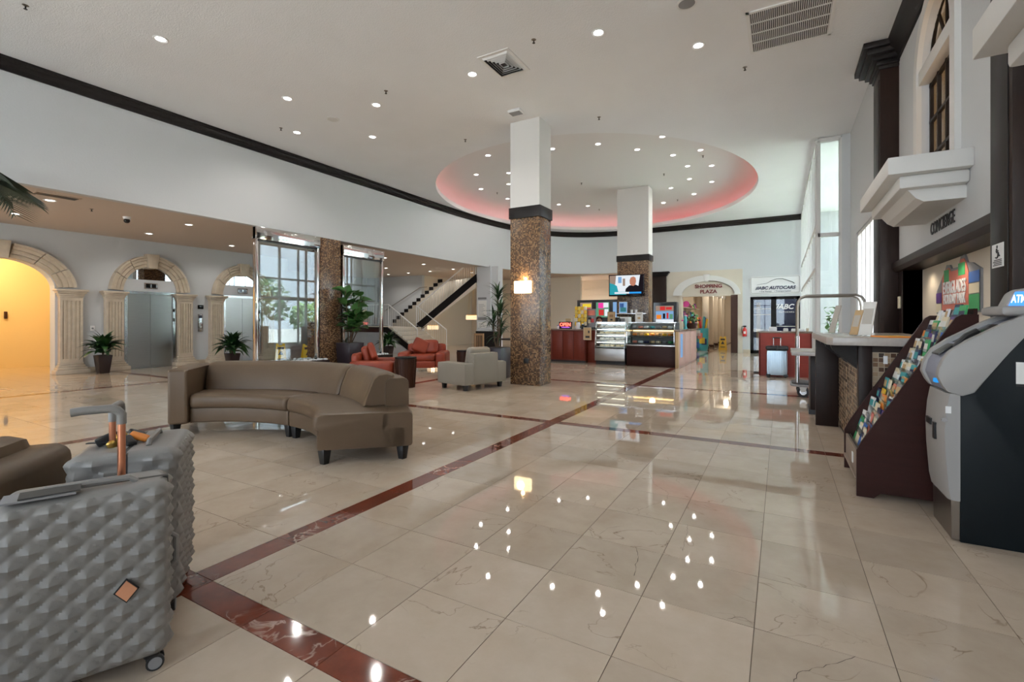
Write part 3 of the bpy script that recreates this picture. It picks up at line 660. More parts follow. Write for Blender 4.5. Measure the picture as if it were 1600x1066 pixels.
def chandelier(x, y, z, lab, s, zt=3.44):
    o = thing('chandelier', lab, 'chandelier', (x, y, z), group='crystal ceiling lamps by the stairs')
    obj('canopy', cyl(bmn(), (0, 0, zt - .02 - z), (0, 0, zt - z), .07), 'gold', o)
    for k in range(4):
        a = k * PI / 2; obj('chain', cyl(bmn(), (.02 * math.cos(a), .02 * math.sin(a), zt - .02 - z), (s * math.cos(a), s * math.sin(a), .2), .004, n=4), 'gold', o)
    bm = bmn(); lathe(bm, [(s, .19), (s + .02, .21), (s, .22), (s - .02, .21)], n=20, cap=False); obj('ring', bm, 'gold', o)
    for k in range(14):
        a = 2 * PI * k / 14; bm = bmn(); soft(bm, (s * math.cos(a), s * math.sin(a), .1), (.075, .075, .19), .03); obj('crystal', bm, 'lamp_crystal', o)
    pointlight('chandelier_lamp', (0, 0, .1), 18, o, (1, .72, .42), .12)
emis('lamp_crystal', (1, .70, .42), 1.1)
chandelier(-13.9, 17.2, .86, 'crystal chandelier beside the lower stair railing', .22, 2.15); chandelier(-11.75, 17.2, 1.31, 'crystal chandelier under the upper flight next to the white pier', .22)
# notice boards on the white pier and its dark base
t = thing('notice_board', 'printed notice sheets on the white pier', 'notice', (-10.35, 15.88, 1.0))
for z, h in ((.0, .22), (.3, .1), (.45, .62), (1.12, .08)): 
    s_ = obj('sheet', box(bmn(), -.2, .2, 0, .012, z, z + h), 'grey_mid' if h < .15 else 'paper', t, smooth=False)
    if h > .2:
        for k in range(int(h / .07)): obj('text_line', box(bmn(), -.16, .14 - .05 * (k % 3), -.003, 0, z + .04 + k * .06, z + .055 + k * .06), 'grey_mid', s_, smooth=False)
struct('baseboard_pier', box(bmn(), -10.64, -9.66, 15.85, 15.9, 0, .86), 'black_trim', smooth=False, label='dark panel at the foot of the white pier')

# ---------------------------------------------------------------- shop arch, corridor and car office in the far wall
t = thing('shop_portal', 'cream stone portal with arch moulding around the shopping entrance', 'portal', (-2.62, 20.77, 0))
bm = bmn(); wall_y(bm, 0, .03, (-1.62, 1.3), [(-1.1, 1.13, 0, 2.29)], 3.32); obj('stone_panel', bm, 'stone_cream', t, smooth=False)
bm = bmn(); a_ = [(1.28 * math.cos(PI * i / 32) - .05, 2.32 + .80 * math.sin(PI * i / 32)) for i in range(33)]; b_ = [(1.0 * math.cos(PI * i / 32) + .02, 2.32 + .57 * math.sin(PI * i / 32)) for i in range(33)]
prism(bm, a_ + b_[::-1], 'y', -.05, 0); obj('archivolt', bm, 'trim_white', t, smooth=False)
for k, i in enumerate((0, 1)): pass
obj('keystone', prism(bmn(), [(-.10, 2.86), (.06, 2.86), (.10, 3.16), (-.14, 3.16)], 'y', -.065, 0), 'trim_white', t, bevel=.005)
obj('arch_edge', tube(bmn(), [(1.0 * math.cos(PI * i / 32) + .02, -.05, 2.32 + .57 * math.sin(PI * i / 32)) for i in range(1, 18)], .018, 6), 'pewter', t)
for s, x0, x1 in ((-1, -1.1, -.98), (1, .88, 1.13)): obj('jamb', box(bmn(), x0, x1, -.04, .3, 0, 2.3), 'walnut' if s > 0 else 'stone_cream', t, smooth=False)
bm = bmn(); box(bm, -1.1, 1.13, -.03, .2, 2.27, 2.33); obj('lintel', bm, 'stone_cream', t, smooth=False)
t2 = thing('shop_sign', 'maroon lettering over the shop entrance', 'sign', (-2.55, 20.745, 2.5))
text('line', 'SHOPPING', .20, 'text_maroon', t2, (-.02, -.01, .17), bold=.006, sx=1.08); text('line', 'PLAZA', .20, 'text_maroon', t2, (-.02, -.01, -.05), bold=.006, sx=1.08)
bm = bmn(); box(bm, -4.4, -4.2, FW + .25, 31, 0, 3.0); box(bm, -1.2, -1.15, FW + .25, 31, 0, 3.0); box(bm, -4.4, -1.1, 30.8, 31, 0, 3.0); box(bm, -4.4, -1.1, FW + .25, 31, 2.9, 3.0)
struct('wall_shop', bm, 'cream_wall', smooth=False, label='cream walls of the shop corridor')
for k in range(5):
    t = thing('corridor_column', ['first', 'second', 'third', 'fourth', 'fifth'][k] + ' pale square column along the shop corridor from its entrance', 'column', (-2.95, 22.9 + k * 1.75, 0), group='corridor columns')
    obj('shaft', box(bmn(), -.12, .12, -.14, .14, .12, 2.5), 'stone_cream', t, bevel=.01); obj('capital', box(bmn(), -.17, .17, -.19, .19, 2.5, 2.9), 'trim_white', t, bevel=.02); obj('base', box(bmn(), -.16, .16, -.18, .18, 0, .12), 'walnut', t, bevel=.01)
for k in range(3):
    t = thing('shop_shelf', ['nearest', 'middle', 'farthest'][k] + ' glass shop shelf unit in the corridor full of small goods', 'shelf', (-3.9, 22.4 + k * 1.6, 0))
    for z in (.5, .95, 1.4, 1.85): obj('shelf_board', box(bmn(), -.2, .25, -.7, .7, z, z + .02), 'paper', t, smooth=False)
    obj('back_panel', box(bmn(), -.22, -.2, -.7, .7, .0, 2.2), 'teal' if k == 0 else 'paper', t, smooth=False)
    for z in (.52, .97, 1.42, 1.87):
        for q in range(6):
            m_ = random.choice(['orange', 'teal', 'salmon', 'green', 'purple', 'cream', 'blue', 'pink']); hh = random.uniform(.12, .3)
            bm = bmn(); lathe(bm, [(.0, z), (.07, z), (.09, z + hh * .4), (.05, z + hh * .8), (.06, z + hh)], (.03, -.55 + q * .22), 8); g = obj('souvenir', bm, m_)
            g.location = t.location; tag(g, '%s souvenir on %s, %s shelf up, %s place' % (m_, t['label'].split(' full')[0], {.52: 'first', .97: 'second', 1.42: 'third', 1.87: 'fourth'}[z], ['first', 'second', 'third', 'fourth', 'fifth', 'sixth'][q]), 'souvenir', 'shop souvenirs')
for y in (22.2, 25, 28): pointlight('corridor_lamp', (-2.3, y, 2.7), 28, None, (1, .9, .75), .1)
def wet_sign(loc, rz_, lab):
    t = thing('wet_floor_sign', lab, 'sign', loc, rz_)
    for s in (-1, 1):
        bm = bmn(); prism(bm, [(-.16, 0), (.16, 0), (.12, .6), (.05, .6), (.05, .55), (-.05, .55), (-.05, .6), (-.12, .6)], 'y', -.008, .008)
        q = obj('panel', bm, 'yellow', t, bevel=.003, loc=(0, s * .11, 0), rot=(s * R(10.5), 0, 0))
        g = bmn(); prism(g, [(-.07, .26), (.07, .26), (0, .40)], 'y', s * .010, s * .012); obj('warning_triangle', g, 'black', q, smooth=False)
        g = bmn(); box(g, -.09, .09, min(s * .01, s * .012), max(s * .01, s * .012), .43, .50); box(g, -.09, .09, min(s * .01, s * .012), max(s * .01, s * .012), .12, .15); obj('print', g, 'black', q, smooth=False)
    return t
wet_sign((-2.2, 22.5, 0), 0, 'yellow wet floor sign inside the shopping corridor')
t = thing('float_bin', 'tall bin painted with sea life holding colourful pool floats', 'bin', (-2.95, 20.95 + .9, 0))
bm = bmn(); lathe(bm, [(.20, 0), (.24, .1), (.25, .95), (.23, .95), (.20, .85)], (0, 0), 20); obj('bin_body', bm, 'teal', t)
for m_, z0, a0 in (('blue', .1, 200), ('salmon', .5, 230), ('yellow', .3, 250), ('paper', .62, 210), ('navy', .25, 270)):
    bm = bmn(); lathe(bm, [(.252, z0), (.256, z0), (.256, z0 + .25), (.252, z0 + .25)], (0, 0), 10, R(a0), R(a0 + 50)); obj('painted_patch', bm, m_, t, smooth=False)
for k, m_ in enumerate(['yellow', 'purple', 'salmon', 'yellow', 'red', 'teal']):
    a = k * 1.05; bm = bmn(); tube(bm, [(.1 * math.cos(a), .1 * math.sin(a), .8), (.2 * math.cos(a), .2 * math.sin(a), 1.35 + .05 * (k % 3))], .04, 8)
    g = obj('pool_float', bm, m_); g.location = t.location; tag(g, ['bright yellow pool float leaning right in the painted bin', 'purple pool float standing in the painted bin', 'salmon pool float in the painted bin', 'yellow pool float leaning left in the painted bin', 'red pool float in the painted bin', 'teal pool float at the back of the painted bin'][k], 'pool float', 'pool floats in the bin')
tag(obj('round_shop_sign', xf(cyl(bmn(), (0, -.02, 0), (0, .02, 0), .13, n=24), T(-3.52, 21.3, 1.98)), 'pink'), 'round magenta sign hanging in the shop entrance', 'sign')
# car rental office
d = sempty('door_3', (-.215, 20.85, 0), 'dark framed glass doors of the car office')
bm = bmn()
for x0, x1 in ((-.835, -.72), (-.12, .06), (.72, .835)): box(bm, x0, x1, -.05, .05, 0, 2.2)
for z0, z1 in ((0, .12), (2.09, 2.2)): box(bm, -.835, .835, -.05, .05, z0, z1)
obj('door_frame', bm, 'black_trim', d, smooth=False)
for x0, x1 in ((-.72, -.12), (.06, .72)):
    q = obj('pane', box(bmn(), x0, x1, -.004, .004, .12, 2.09), 'glass', d, smooth=False)
    for z in (1.50, 1.72) if x0 < 0 else (1.05,): obj('film_stripe', box(bmn(), x0, x1, -.008, -.005, z, z + .02), 'paper', q, smooth=False)
bm = bmn(); box(bm, -1.1, .7, 23.0, 23.1, 0, 2.4); box(bm, -1.15, -1.1, FW + .25, 23, 0, 2.4); box(bm, .7, .75, FW + .25, 23, 0, 2.4); box(bm, -1.1, .7, FW + .25, 23, 2.4, 2.45)
struct('wall_office', bm, 'navy', smooth=False, label='navy walls of the car office')
tag(obj('wooden_post', box(bmn(), -.86, -.72, 21.3, 21.4, 0, 2.0), 'bamboo', bevel=.01), 'pale wooden post inside the car office', 'post')
t = thing('door_lettering', 'white lettering on the glass door of the car office', 'lettering', (.2, 20.83, 1.8))
text('line', '//ABC', .26, 'white', t, (-.12, -.01, 0), shear=.25, bold=.008); text('line', 'AUTOCARS', .085, 'white', t, (-.02, -.01, -.2), spacing=1.2)
pointlight('office_lamp', (-.2, 22, 2.2), 22, None, (.85, .92, 1), .2)
t = thing('car_rental_sign', 'white car rental sign with a car outline above the office door', 'sign', (-.20, 20.78, 2.31))
obj('board', prism(bmn(), [(-.83 + .08 * (1 - math.cos(a)), 0 + .08 * (1 - math.sin(a))) for a in [PI / 2 * i / 5 for i in range(6)]][::-1] and [(-.85, .06), (-.79, 0), (.79, 0), (.85, .06), (.85, .62), (.79, .68), (-.79, .68), (-.85, .62)], 'y', 0, .02), 'white', t, smooth=False)
obj('border', tube(bmn(), [(-.82, -.004, .06), (-.78, -.004, .03), (.78, -.004, .03), (.82, -.004, .06), (.82, -.004, .62), (.78, -.004, .65), (-.78, -.004, .65), (-.82, -.004, .62), (-.82, -.004, .06)], .006, 4), 'grey_mid', t)
bm = bmn(); tube(bm, [(-.62, -.01, .34), (-.45, -.01, .38), (-.28, -.01, .40), (-.12, -.01, .50), (.05, -.01, .56), (.25, -.01, .56), (.42, -.01, .49), (.58, -.01, .42), (.64, -.01, .37)], .004, 5, .014); obj('car_outline', bm, 'text_black', t)
text('title', '//ABC AUTOCARS', .165, 'text_navy', t, (0, -.01, .22), shear=.25, bold=.006, sx=1.0); text('line', '• Car Rental    • Transportation', .075, 'text_navy', t, (0, -.01, .09), sx=1.1)
t = thing('fire_extinguisher', 'red fire extinguisher on the wall between the shop and the office', 'extinguisher', (-1.24, 20.70, .66))
bm = bmn(); lathe(bm, [(.07, 0), (.075, .02), (.075, .26), (.05, .31), (.025, .33), (.025, .36)], (0, 0), 16); obj('cylinder', bm, 'red', t)
obj('valve', box(bmn(), -.05, .06, -.02, .02, .36, .42), 'black', t, bevel=.004); obj('hose', tube(bmn(), [(-.03, 0, .40), (-.1, 0, .38), (-.11, 0, .25), (-.085, -.01, .12)], .012, 6), 'black', t); obj('bracket', box(bmn(), -.02, .02, .05, .1, .1, .3), 'steel', t, smooth=False); obj('label_plate', lathe(bmn(), [(.0755, .1), (.077, .1), (.077, .2), (.0755, .2)], (0, 0), 8, R(240), R(300)), 'white', t, smooth=False)
# dark pilaster with a flared cap left of the shop
d = sempty('trim_11', (-4.5, 20.75, 0), 'dark wood pilaster left of the shop entrance')
obj('shaft', box(bmn(), -.30, .28, -.1, .05, 0, 3.18), 'dark_wood', d, bevel=.005)
bm = bmn()
for e, a, b in ((.04, 3.16, 3.22), (.08, 3.22, 3.28), (.13, 3.28, 3.34)): box(bm, -.30 - e, .28 + e, -.1 - e, .05, a, b)
obj('cap', bm, 'black_trim', d, bevel=.008)

# ---------------------------------------------------------------- ceiling fixtures
ORD = 'first second third fourth fifth sixth seventh eighth ninth tenth eleventh twelfth thirteenth fourteenth fifteenth sixteenth seventeenth eighteenth nineteenth twentieth twenty-first twenty-second'.split()
def by_left(pts, z):   # points with their order from the left as seen from the lobby
    s_ = sorted(pts, key=lambda p: proj((p[0], p[1], z))[1]); return [(p[0], p[1], ORD[s_.index(p)]) for p in pts]
DL = None
def downlight(x, y, z, lab, grp, e, size=150):
    global DL
    t = thing('downlight', lab, 'ceiling light', (x, y, z), group=grp)
    if DL is None: DL = (mesh('trim_ring', lathe(bmn(), [(.065, -.001), (.095, -.001), (.095, -.006), (.085, -.012), (.065, -.004)], n=24, cap=False), 'white'), mesh('bulb', lathe(bmn(), [(0, -.006), (.05, -.006), (.064, -.002)], n=20), 'lamp'))
    place('trim_ring', DL[0], t); place('bulb', DL[1], t)
    spotlight('downlight_lamp', (0, 0, -.03), e, t, size=size)
for x, y, od in by_left([(-7.632, 3.404), (-7.7, 5.435), (-8.912, 6.514), (-6.5, 6.404), (-7.705, 7.479), (-4.34, 6.369), (-2.197, 6.307), (-1.042, 7.312)], ZC):
    downlight(x, y, ZC, 'round recessed spotlight in the flat white ceiling, %s from the left' % od, 'spotlights in the flat ceiling', 45)
OV = [(-7.125, 11.235), (-8.39, 12.531), (-9.132, 13.931), (-9.0, 15.569), (-7.413, 12.894), (-8.018, 13.945), (-5.352, 11.661), (-4.164, 11.928), (-3.8, 11.205), (-3.379, 12.837), (-2.593, 12.241), (-2.625, 13.76), (-1.9, 13.713), (-2.43, 14.945), (-1.8, 15.259), (-2.6, 16.345), (-2.0, 17.0), (-3.34, 17.142), (-2.75, 18.3), (-4.0, 19.1), (-7.692, 17.378), (-6.77, 18.163)]
for x, y, od in by_left(OV, 5.8): downlight(x, y, ZC + .635 - max(0, ((x - EC[0]) / EA) ** 2 + ((y - EC[1]) / EB) ** 2 - .6) * .28, 'round recessed spotlight inside the oval ceiling recess, %s from the left' % od, 'spotlights in the oval recess', 22)
for x, y, od in by_left([(-11.423, 3.345), (-13.457, 3.428), (-13.649, 5.836), (-11.598, 5.731), (-13.792, 7.957)], 3.44):
    downlight(x, y, 3.44, 'round recessed spotlight in the low ceiling before the lifts, %s from the left' % od, 'spotlights before the lifts', 28)
for x, y, od in by_left([(-11.882, 12.093), (-11.929, 14.205), (-14.154, 14.479), (-16.0, 16.52), (-14.716, 16.458), (-13.389, 16.372), (-11.981, 16.156), (-12.116, 17.731)], 3.44):
    downlight(x, y, 3.44, 'round recessed spotlight in the low ceiling over the stairs, %s from the left' % od, 'spotlights over the stairs', 22)
for x, y in [(-8.5, 22.6), (-6.5, 22.6)]: spotlight('cafe_lamp', (x, y, 3.38), 45)
SPm = None
def sprinkler(x, y, z, lab, grp):
    global SPm
    t = thing('sprinkler', lab, 'sprinkler', (x, y, z), group=grp)
    if SPm is None: SPm = (mesh('escutcheon', lathe(bmn(), [(0, -.014), (.015, -.014), (.035, -.001)], n=14), 'pewter'), mesh('head', lathe(bmn(), [(0, -.05), (.02, -.05), (.02, -.046), (.008, -.043), (.008, -.015)], n=12), 'black'))
    place('escutcheon', SPm[0], t); place('head', SPm[1], t)
for x, y, od in by_left([(-5.957, 6.094), (-3.049, 6.015), (-.493, 8.301), (-8.992, 6.2), (-3.098, 8.932), (-6.039, 8.589), (-8.3, 2.2)], ZC): sprinkler(x, y, ZC, 'small dark fire sprinkler on the flat white ceiling, %s from the left' % od, 'sprinklers on the flat ceiling')
for x, y, od in by_left([(-2.6, 11.2), (-1.9, 14.2), (-3.203, 15.357), (-5.814, 15.006), (-8.9, 14.645), (-6.549, 18.9), (-3.418, 18.8)], 5.8): sprinkler(x, y, ZC + .63 - max(0, ((x - EC[0]) / EA) ** 2 + ((y - EC[1]) / EB) ** 2 - .6) * .3, 'small dark fire sprinkler inside the oval ceiling recess, %s from the left' % od, 'sprinklers in the oval recess')
sprinkler(-11.6, 4.0, 3.44, 'small dark fire sprinkler in the low ceiling before the lifts', None)
t = thing('air_diffuser', 'square louvred air diffuser in the white ceiling', 'air vent', (-3.73, 6.345, ZC)); 
obj('frame', prism(bmn(), [(-.27, -.35), (.27, -.35), (.27, .35), (-.27, .35), (-.27, -.34), (-.225, -.30), (-.225, .30), (.225, .30), (.225, -.30), (-.225, -.30), (-.27, -.34)], 'z', -.012, 0), 'white', t, smooth=False)
obj('duct', box(bmn(), -.23, .23, -.31, .31, -.004, -.001), 'black', t, smooth=False)
for k in range(5):
    s_ = 1 - k * .19; w, h_ = .225 * s_, .30 * s_; bm = bmn()
    for (ax, ay), (bx, by) in zip([(-w, -h_), (w, -h_), (w, h_), (-w, h_)], [(w, -h_), (w, h_), (-w, h_), (-w, -h_)]):
        f = .9; quad(bm, [(ax, ay, -.006), (bx, by, -.006), (bx * f, by * f, -.035), (ax * f, ay * f, -.035)])
    obj('louvre', bm, 'white', t, smooth=False)
t = thing('return_grille', 'large rectangular return air grille in the ceiling', 'air vent', (.10, 7.38, ZC))
bm = bmn()
for a in ((-.50, .50, -.54, -.50), (-.50, .50, .50, .54), (-.50, -.46, -.54, .54), (.46, .50, -.54, .54)): box(bm, *a, -.015, 0)
obj('frame', bm, 'white', t, smooth=False); obj('duct', box(bmn(), -.47, .47, -.51, .51, -.003, -.001), 'rubber', t, smooth=False)
bm = bmn()
for yy in (-.25, 0, .25): box(bm, -.47, .47, yy - .008, yy + .008, -.014, -.002)
obj('cross_bar', bm, 'white', t, smooth=False)
sl = mesh('slat', xf(box(bmn(), -.004, .004, -.50, .50, -.009, .003), Matrix.Rotation(R(28), 4, 'Y')), 'trim_white', smooth=False)
for k in range(40): place('slat', sl, t, (-.455 + k * .0233, 0, -.006))
for x, y, lab in [(-1.029, 6.268, 'round ceiling speaker near the return grille'), (-7.702, 6.429, 'round ceiling speaker over the curved sofa side')]:
    t = thing('ceiling_speaker', lab, 'speaker', (x, y, ZC)); obj('rim', lathe(bmn(), [(.10, -.001), (.125, -.001), (.125, -.008), (.10, -.012)], n=28, cap=False), 'white', t); obj('mesh_cover', lathe(bmn(), [(0, -.012), (.10, -.008)], n=28), 'grey_mid' if x > -2 else 'trim_white', t)
t = thing('wireless_box', 'white box on the ceiling by the mosaic column', 'device', (-4.376, 7.883, ZC)); obj('housing', box(bmn(), -.13, .13, -.10, .10, -.05, 0), 'white', t, bevel=.012); obj('base_plate', box(bmn(), -.11, .11, -.08, .08, -.058, -.05), 'grey_mid', t, smooth=False)
t = thing('air_slot', 'long dark slot air vent in the low ceiling at the left', 'air vent', (-10.9, 3.28, 3.44)); obj('frame', box(bmn(), -.13, .13, -.30, .30, -.012, 0), 'soffit', t, bevel=.003)
for k in range(4): obj('slot', box(bmn(), -.10 + k * .05, -.06 + k * .05, -.27, .27, -.016, -.011), 'black', t, smooth=False)
t = thing('security_camera', 'white dome security camera under the low ceiling', 'camera', (-11.86, 4.67, 3.44)); obj('base', cyl(bmn(), (0, 0, 0), (0, 0, -.05), .07, .06), 'white', t); bm = bmn(); rbox(bm, (0, 0, -.08), (.11, .11, .10), .05); obj('lens_dome', bm, 'black_gloss', t)
# ---------------------------------------------------------------- curved leather sofas
def arcsoft(bm, prof, a0, a1, n=24, ends=((0, .90), (.012, .97), (.03, 1.0))):
    cx_ = sum(p[0] for p in prof) / len(prof); cz_ = sum(p[1] for p in prof) / len(prof); rings = []
    L = abs(a1 - a0); S = [(a0 + (a1 - a0) * e / L, s) for e, s in ends]
    S += [(a0 + (a1 - a0) * (i + 1) / (n + 1), 1) for i in range(n) if ends[-1][0] < L * (i + 1) / (n + 1) < L - ends[-1][0]]
    S += [(a1 - (a1 - a0) * e / L, s) for e, s in reversed(ends)]
    for a, s in S: rings.append([bm.verts.new(((cx_ + (r - cx_) * s) * math.cos(a), (cx_ + (r - cx_) * s) * math.sin(a), cz_ + (z - cz_) * s)) for r, z in prof])
    k = len(prof)
    for A, B_ in zip(rings, rings[1:]):
        for j in range(k): bm.faces.new([A[j], A[(j + 1) % k], B_[(j + 1) % k], B_[j]])
    bm.faces.new(rings[0]); bm.faces.new(rings[-1][::-1]); return bm
def rr(r0, r1, z0, z1, q, n=4):
    pts = []
    for cx_, cz_, s in ((r1 - q, z0 + q, -90), (r1 - q, z1 - q, 0), (r0 + q, z1 - q, 90), (r0 + q, z0 + q, 180)):
        for i in range(n + 1): a = R(s + 90 * i / n); pts.append((cx_ + q * math.cos(a), cz_ + q * math.sin(a)))
    return pts
HARD = ((0, .985), (.006, 1.0))
def sofa(label, c, mp):
    t = thing('curved_sofa', label, 'sofa', (*c, 0)); A = lambda d: R(mp(d))
    for a, b in ((42.3, 88.2), (88.9, 134.2)):
        obj('seat_base', arcsoft(bmn(), rr(1.54, 2.30, .13, .30, .02), A(a), A(b), ends=HARD), 'leather_taupe', t)
        obj('seat_cushion', arcsoft(bmn(), rr(1.50, 2.18, .285, .45, .06), A(a), A(b)), 'leather_taupe', t)
    obj('back_frame', arcsoft(bmn(), rr(2.14, 2.37, .13, .715, .06), A(51.3), A(134.5), 30, ends=HARD), 'leather_taupe', t)
    obj('chaise_end', arcsoft(bmn(), rr(2.10, 2.37, .13, .44, .03), A(42.3), A(51.4), 6, ends=HARD), 'leather_taupe', t)
    cp = [(1.93, .44), (1.99, .43), (2.14, .43), (2.20, .5), (2.25, .70), (2.23, .755), (2.17, .775), (2.08, .765), (2.03, .72), (1.96, .55)]
    for a, b in ((51.6, 77.8), (78.3, 133.6)): obj('back_cushion', arcsoft(bmn(), cp, A(a), A(b), 24, ((0, .86), (.01, .95), (.03, 1.0))), 'leather_taupe', t)
    obj('arm', arcsoft(bmn(), rr(1.47, 2.37, .13, .735, .03), A(134.4), A(141.5), 5, ends=((0, .975), (.01, 1.0))), 'leather_taupe', t)
    for a, r in ((44, 1.60), (44, 2.28), (86.6, 1.60), (90.6, 1.60), (139.6, 1.56), (139.6, 2.28), (87.5, 2.28)):
        bm = bmn(); frus(bm, (r * math.cos(A(a)), r * math.sin(A(a))), .055, .055, .085, .085, 0, .135); obj('leg', bm, 'black', t, bevel=.003)
    return t
sofa('curved taupe leather sofa in front of the glass water wall', (-4.7, 1.76), lambda d: d)
sofa('taupe leather sofa at the left edge behind the suitcases', (-4.34, -.95), lambda d: 103.5 - d)
# ---------------------------------------------------------------- armchairs (local front is -y)
def armchair(label, loc, rz_, m, w, d, armh, backh, armw, pillow, legs):
    t = thing('armchair', label, 'armchair', loc, rz_); q = .07 if m == 'leather_red' else .03; z0 = .10
    for s in (-1, 1):
        bm = bmn(); soft(bm, (s * (w / 2 - armw / 2), 0, (z0 + armh) / 2), (armw, d, armh - z0), q); obj('arm', bm, m, t)
    bm = bmn(); soft(bm, (0, -.03, z0 + .09), (w - 2 * armw + .02, d - .06, .18), .03); obj('seat_base', bm, m, t)
    bm = bmn(); soft(bm, (0, -.06, z0 + .25), (w - 2 * armw - .01, d - .18, .17), .06); obj('seat_cushion', bm, m, t)
    bm = bmn(); soft(bm, (0, d / 2 - .09, (z0 + backh) / 2), (w - 2 * armw + .04 if m != 'leather_red' else w - .2, .18, backh - z0), q); obj('backrest', bm, m, t)
    if pillow:
        bm = bmn(); soft(bm, (0, 0, 0), (w - 2 * armw - .04, .17, .36), .075); obj('back_cushion', bm, m, t, loc=(0, d / 2 - .25, armh + .10), rot=(R(-12), 0, 0))
    if pillow == 2:
        bm = bmn(); soft(bm, (0, 0, 0), (.40, .13, .36), .06); obj('throw_pillow', bm, m, t, loc=(-.12, d / 2 - .36, armh + .13), rot=(R(-20), R(24), R(8)))
    for sx in (-1, 1):
        for sy in (-1, 1): obj('leg', frus(bmn(), (sx * (w / 2 - .1), sy * (d / 2 - .1)), .06, .06, .08, .08, 0, z0 + .01), 'black', t, bevel=.003)
armchair('pale grey leather armchair seen from behind beside the mosaic column', (-5.18, 7.60, 0), R(-105), 'leather_grey', 1.06, .82, .50, .68, .24, 1, 0)
armchair('red leather armchair facing the camera by the staircase', (-7.95, 9.5, 0), R(29.5), 'leather_red', 1.2, .9, .50, .68, .26, 2, 0)
armchair('red leather armchair seen from the side behind the curved sofa', (-7.1, 7.05, 0), R(119.5), 'leather_red', 1.05, .86, .50, .64, .24, 2, 0)
def drum(label, loc, r, h):
    t = thing('drum_table', label, 'side table', loc); n = 24
    bm = bmn(); lathe(bm, [(r * .80, 0), (r * .98, h - .03), (r * .90, h - .03)], (0, 0), n); obj('body', bm, 'walnut', t)
    bm = bmn(); lathe(bm, [(0, h - .03), (r, h - .03), (r, h), (0, h)], (0, 0), n, cap=False); obj('top', bm, 'black_trim', t)
    sm = mesh('stave', xf(box(bmn(), -.012, .012, -.004, .004, 0, h - .035), Matrix.Rotation(0, 4, 'X')), 'walnut', smooth=False)
    for k in range(18):
        a = 2 * PI * k / 18; place('stave', sm, t, (r * .80 * math.cos(a), r * .80 * math.sin(a), 0), Euler((0, math.atan(r * .18 / h), a), 'XYZ'))
drum('tapered wooden drum table beside the red armchairs', (-6.28, 6.95, 0), .205, .58); drum('small wooden drum table behind the grey armchair', (-6.5, 9.2, 0), .175, .58)
# wooden dining chair and small dark table by the pier
t = thing('dining_chair', 'slatted wooden dining chair beside the white pier', 'chair', (-7.7, 11.9, 0), R(165))
obj('seat', box(bmn(), -.21, .21, -.21, .21, .43, .46), 'bamboo', t, bevel=.008)
for sx in (-1, 1):
    obj('leg', box(bmn(), sx * .19 - .018, sx * .19 + .018, -.205, -.17, 0, .43), 'bamboo', t, bevel=.003); obj('leg', box(bmn(), sx * .19 - .018, sx * .19 + .018, .17, .205, 0, .90), 'bamboo', t, bevel=.003)
for k in range(5): obj('slat', box(bmn(), -.15 + k * .07 - .012, -.15 + k * .07 + .012, .18, .195, .48, .84), 'bamboo', t, smooth=False)
obj('top_rail', box(bmn(), -.19, .19, .172, .203, .84, .90), 'bamboo', t, bevel=.005)
t = thing('dining_table', 'small dark dining table behind the tall dracaena', 'table', (-6.9, 12.3, 0)); obj('top', box(bmn(), -.38, .38, -.38, .38, .71, .75), 'dark_wood', t, bevel=.005); obj('pedestal', cyl(bmn(), (0, 0, .03), (0, 0, .71), .04), 'black', t); obj('foot', cyl(bmn(), (0, 0, 0), (0, 0, .03), .24, .2), 'black', t)

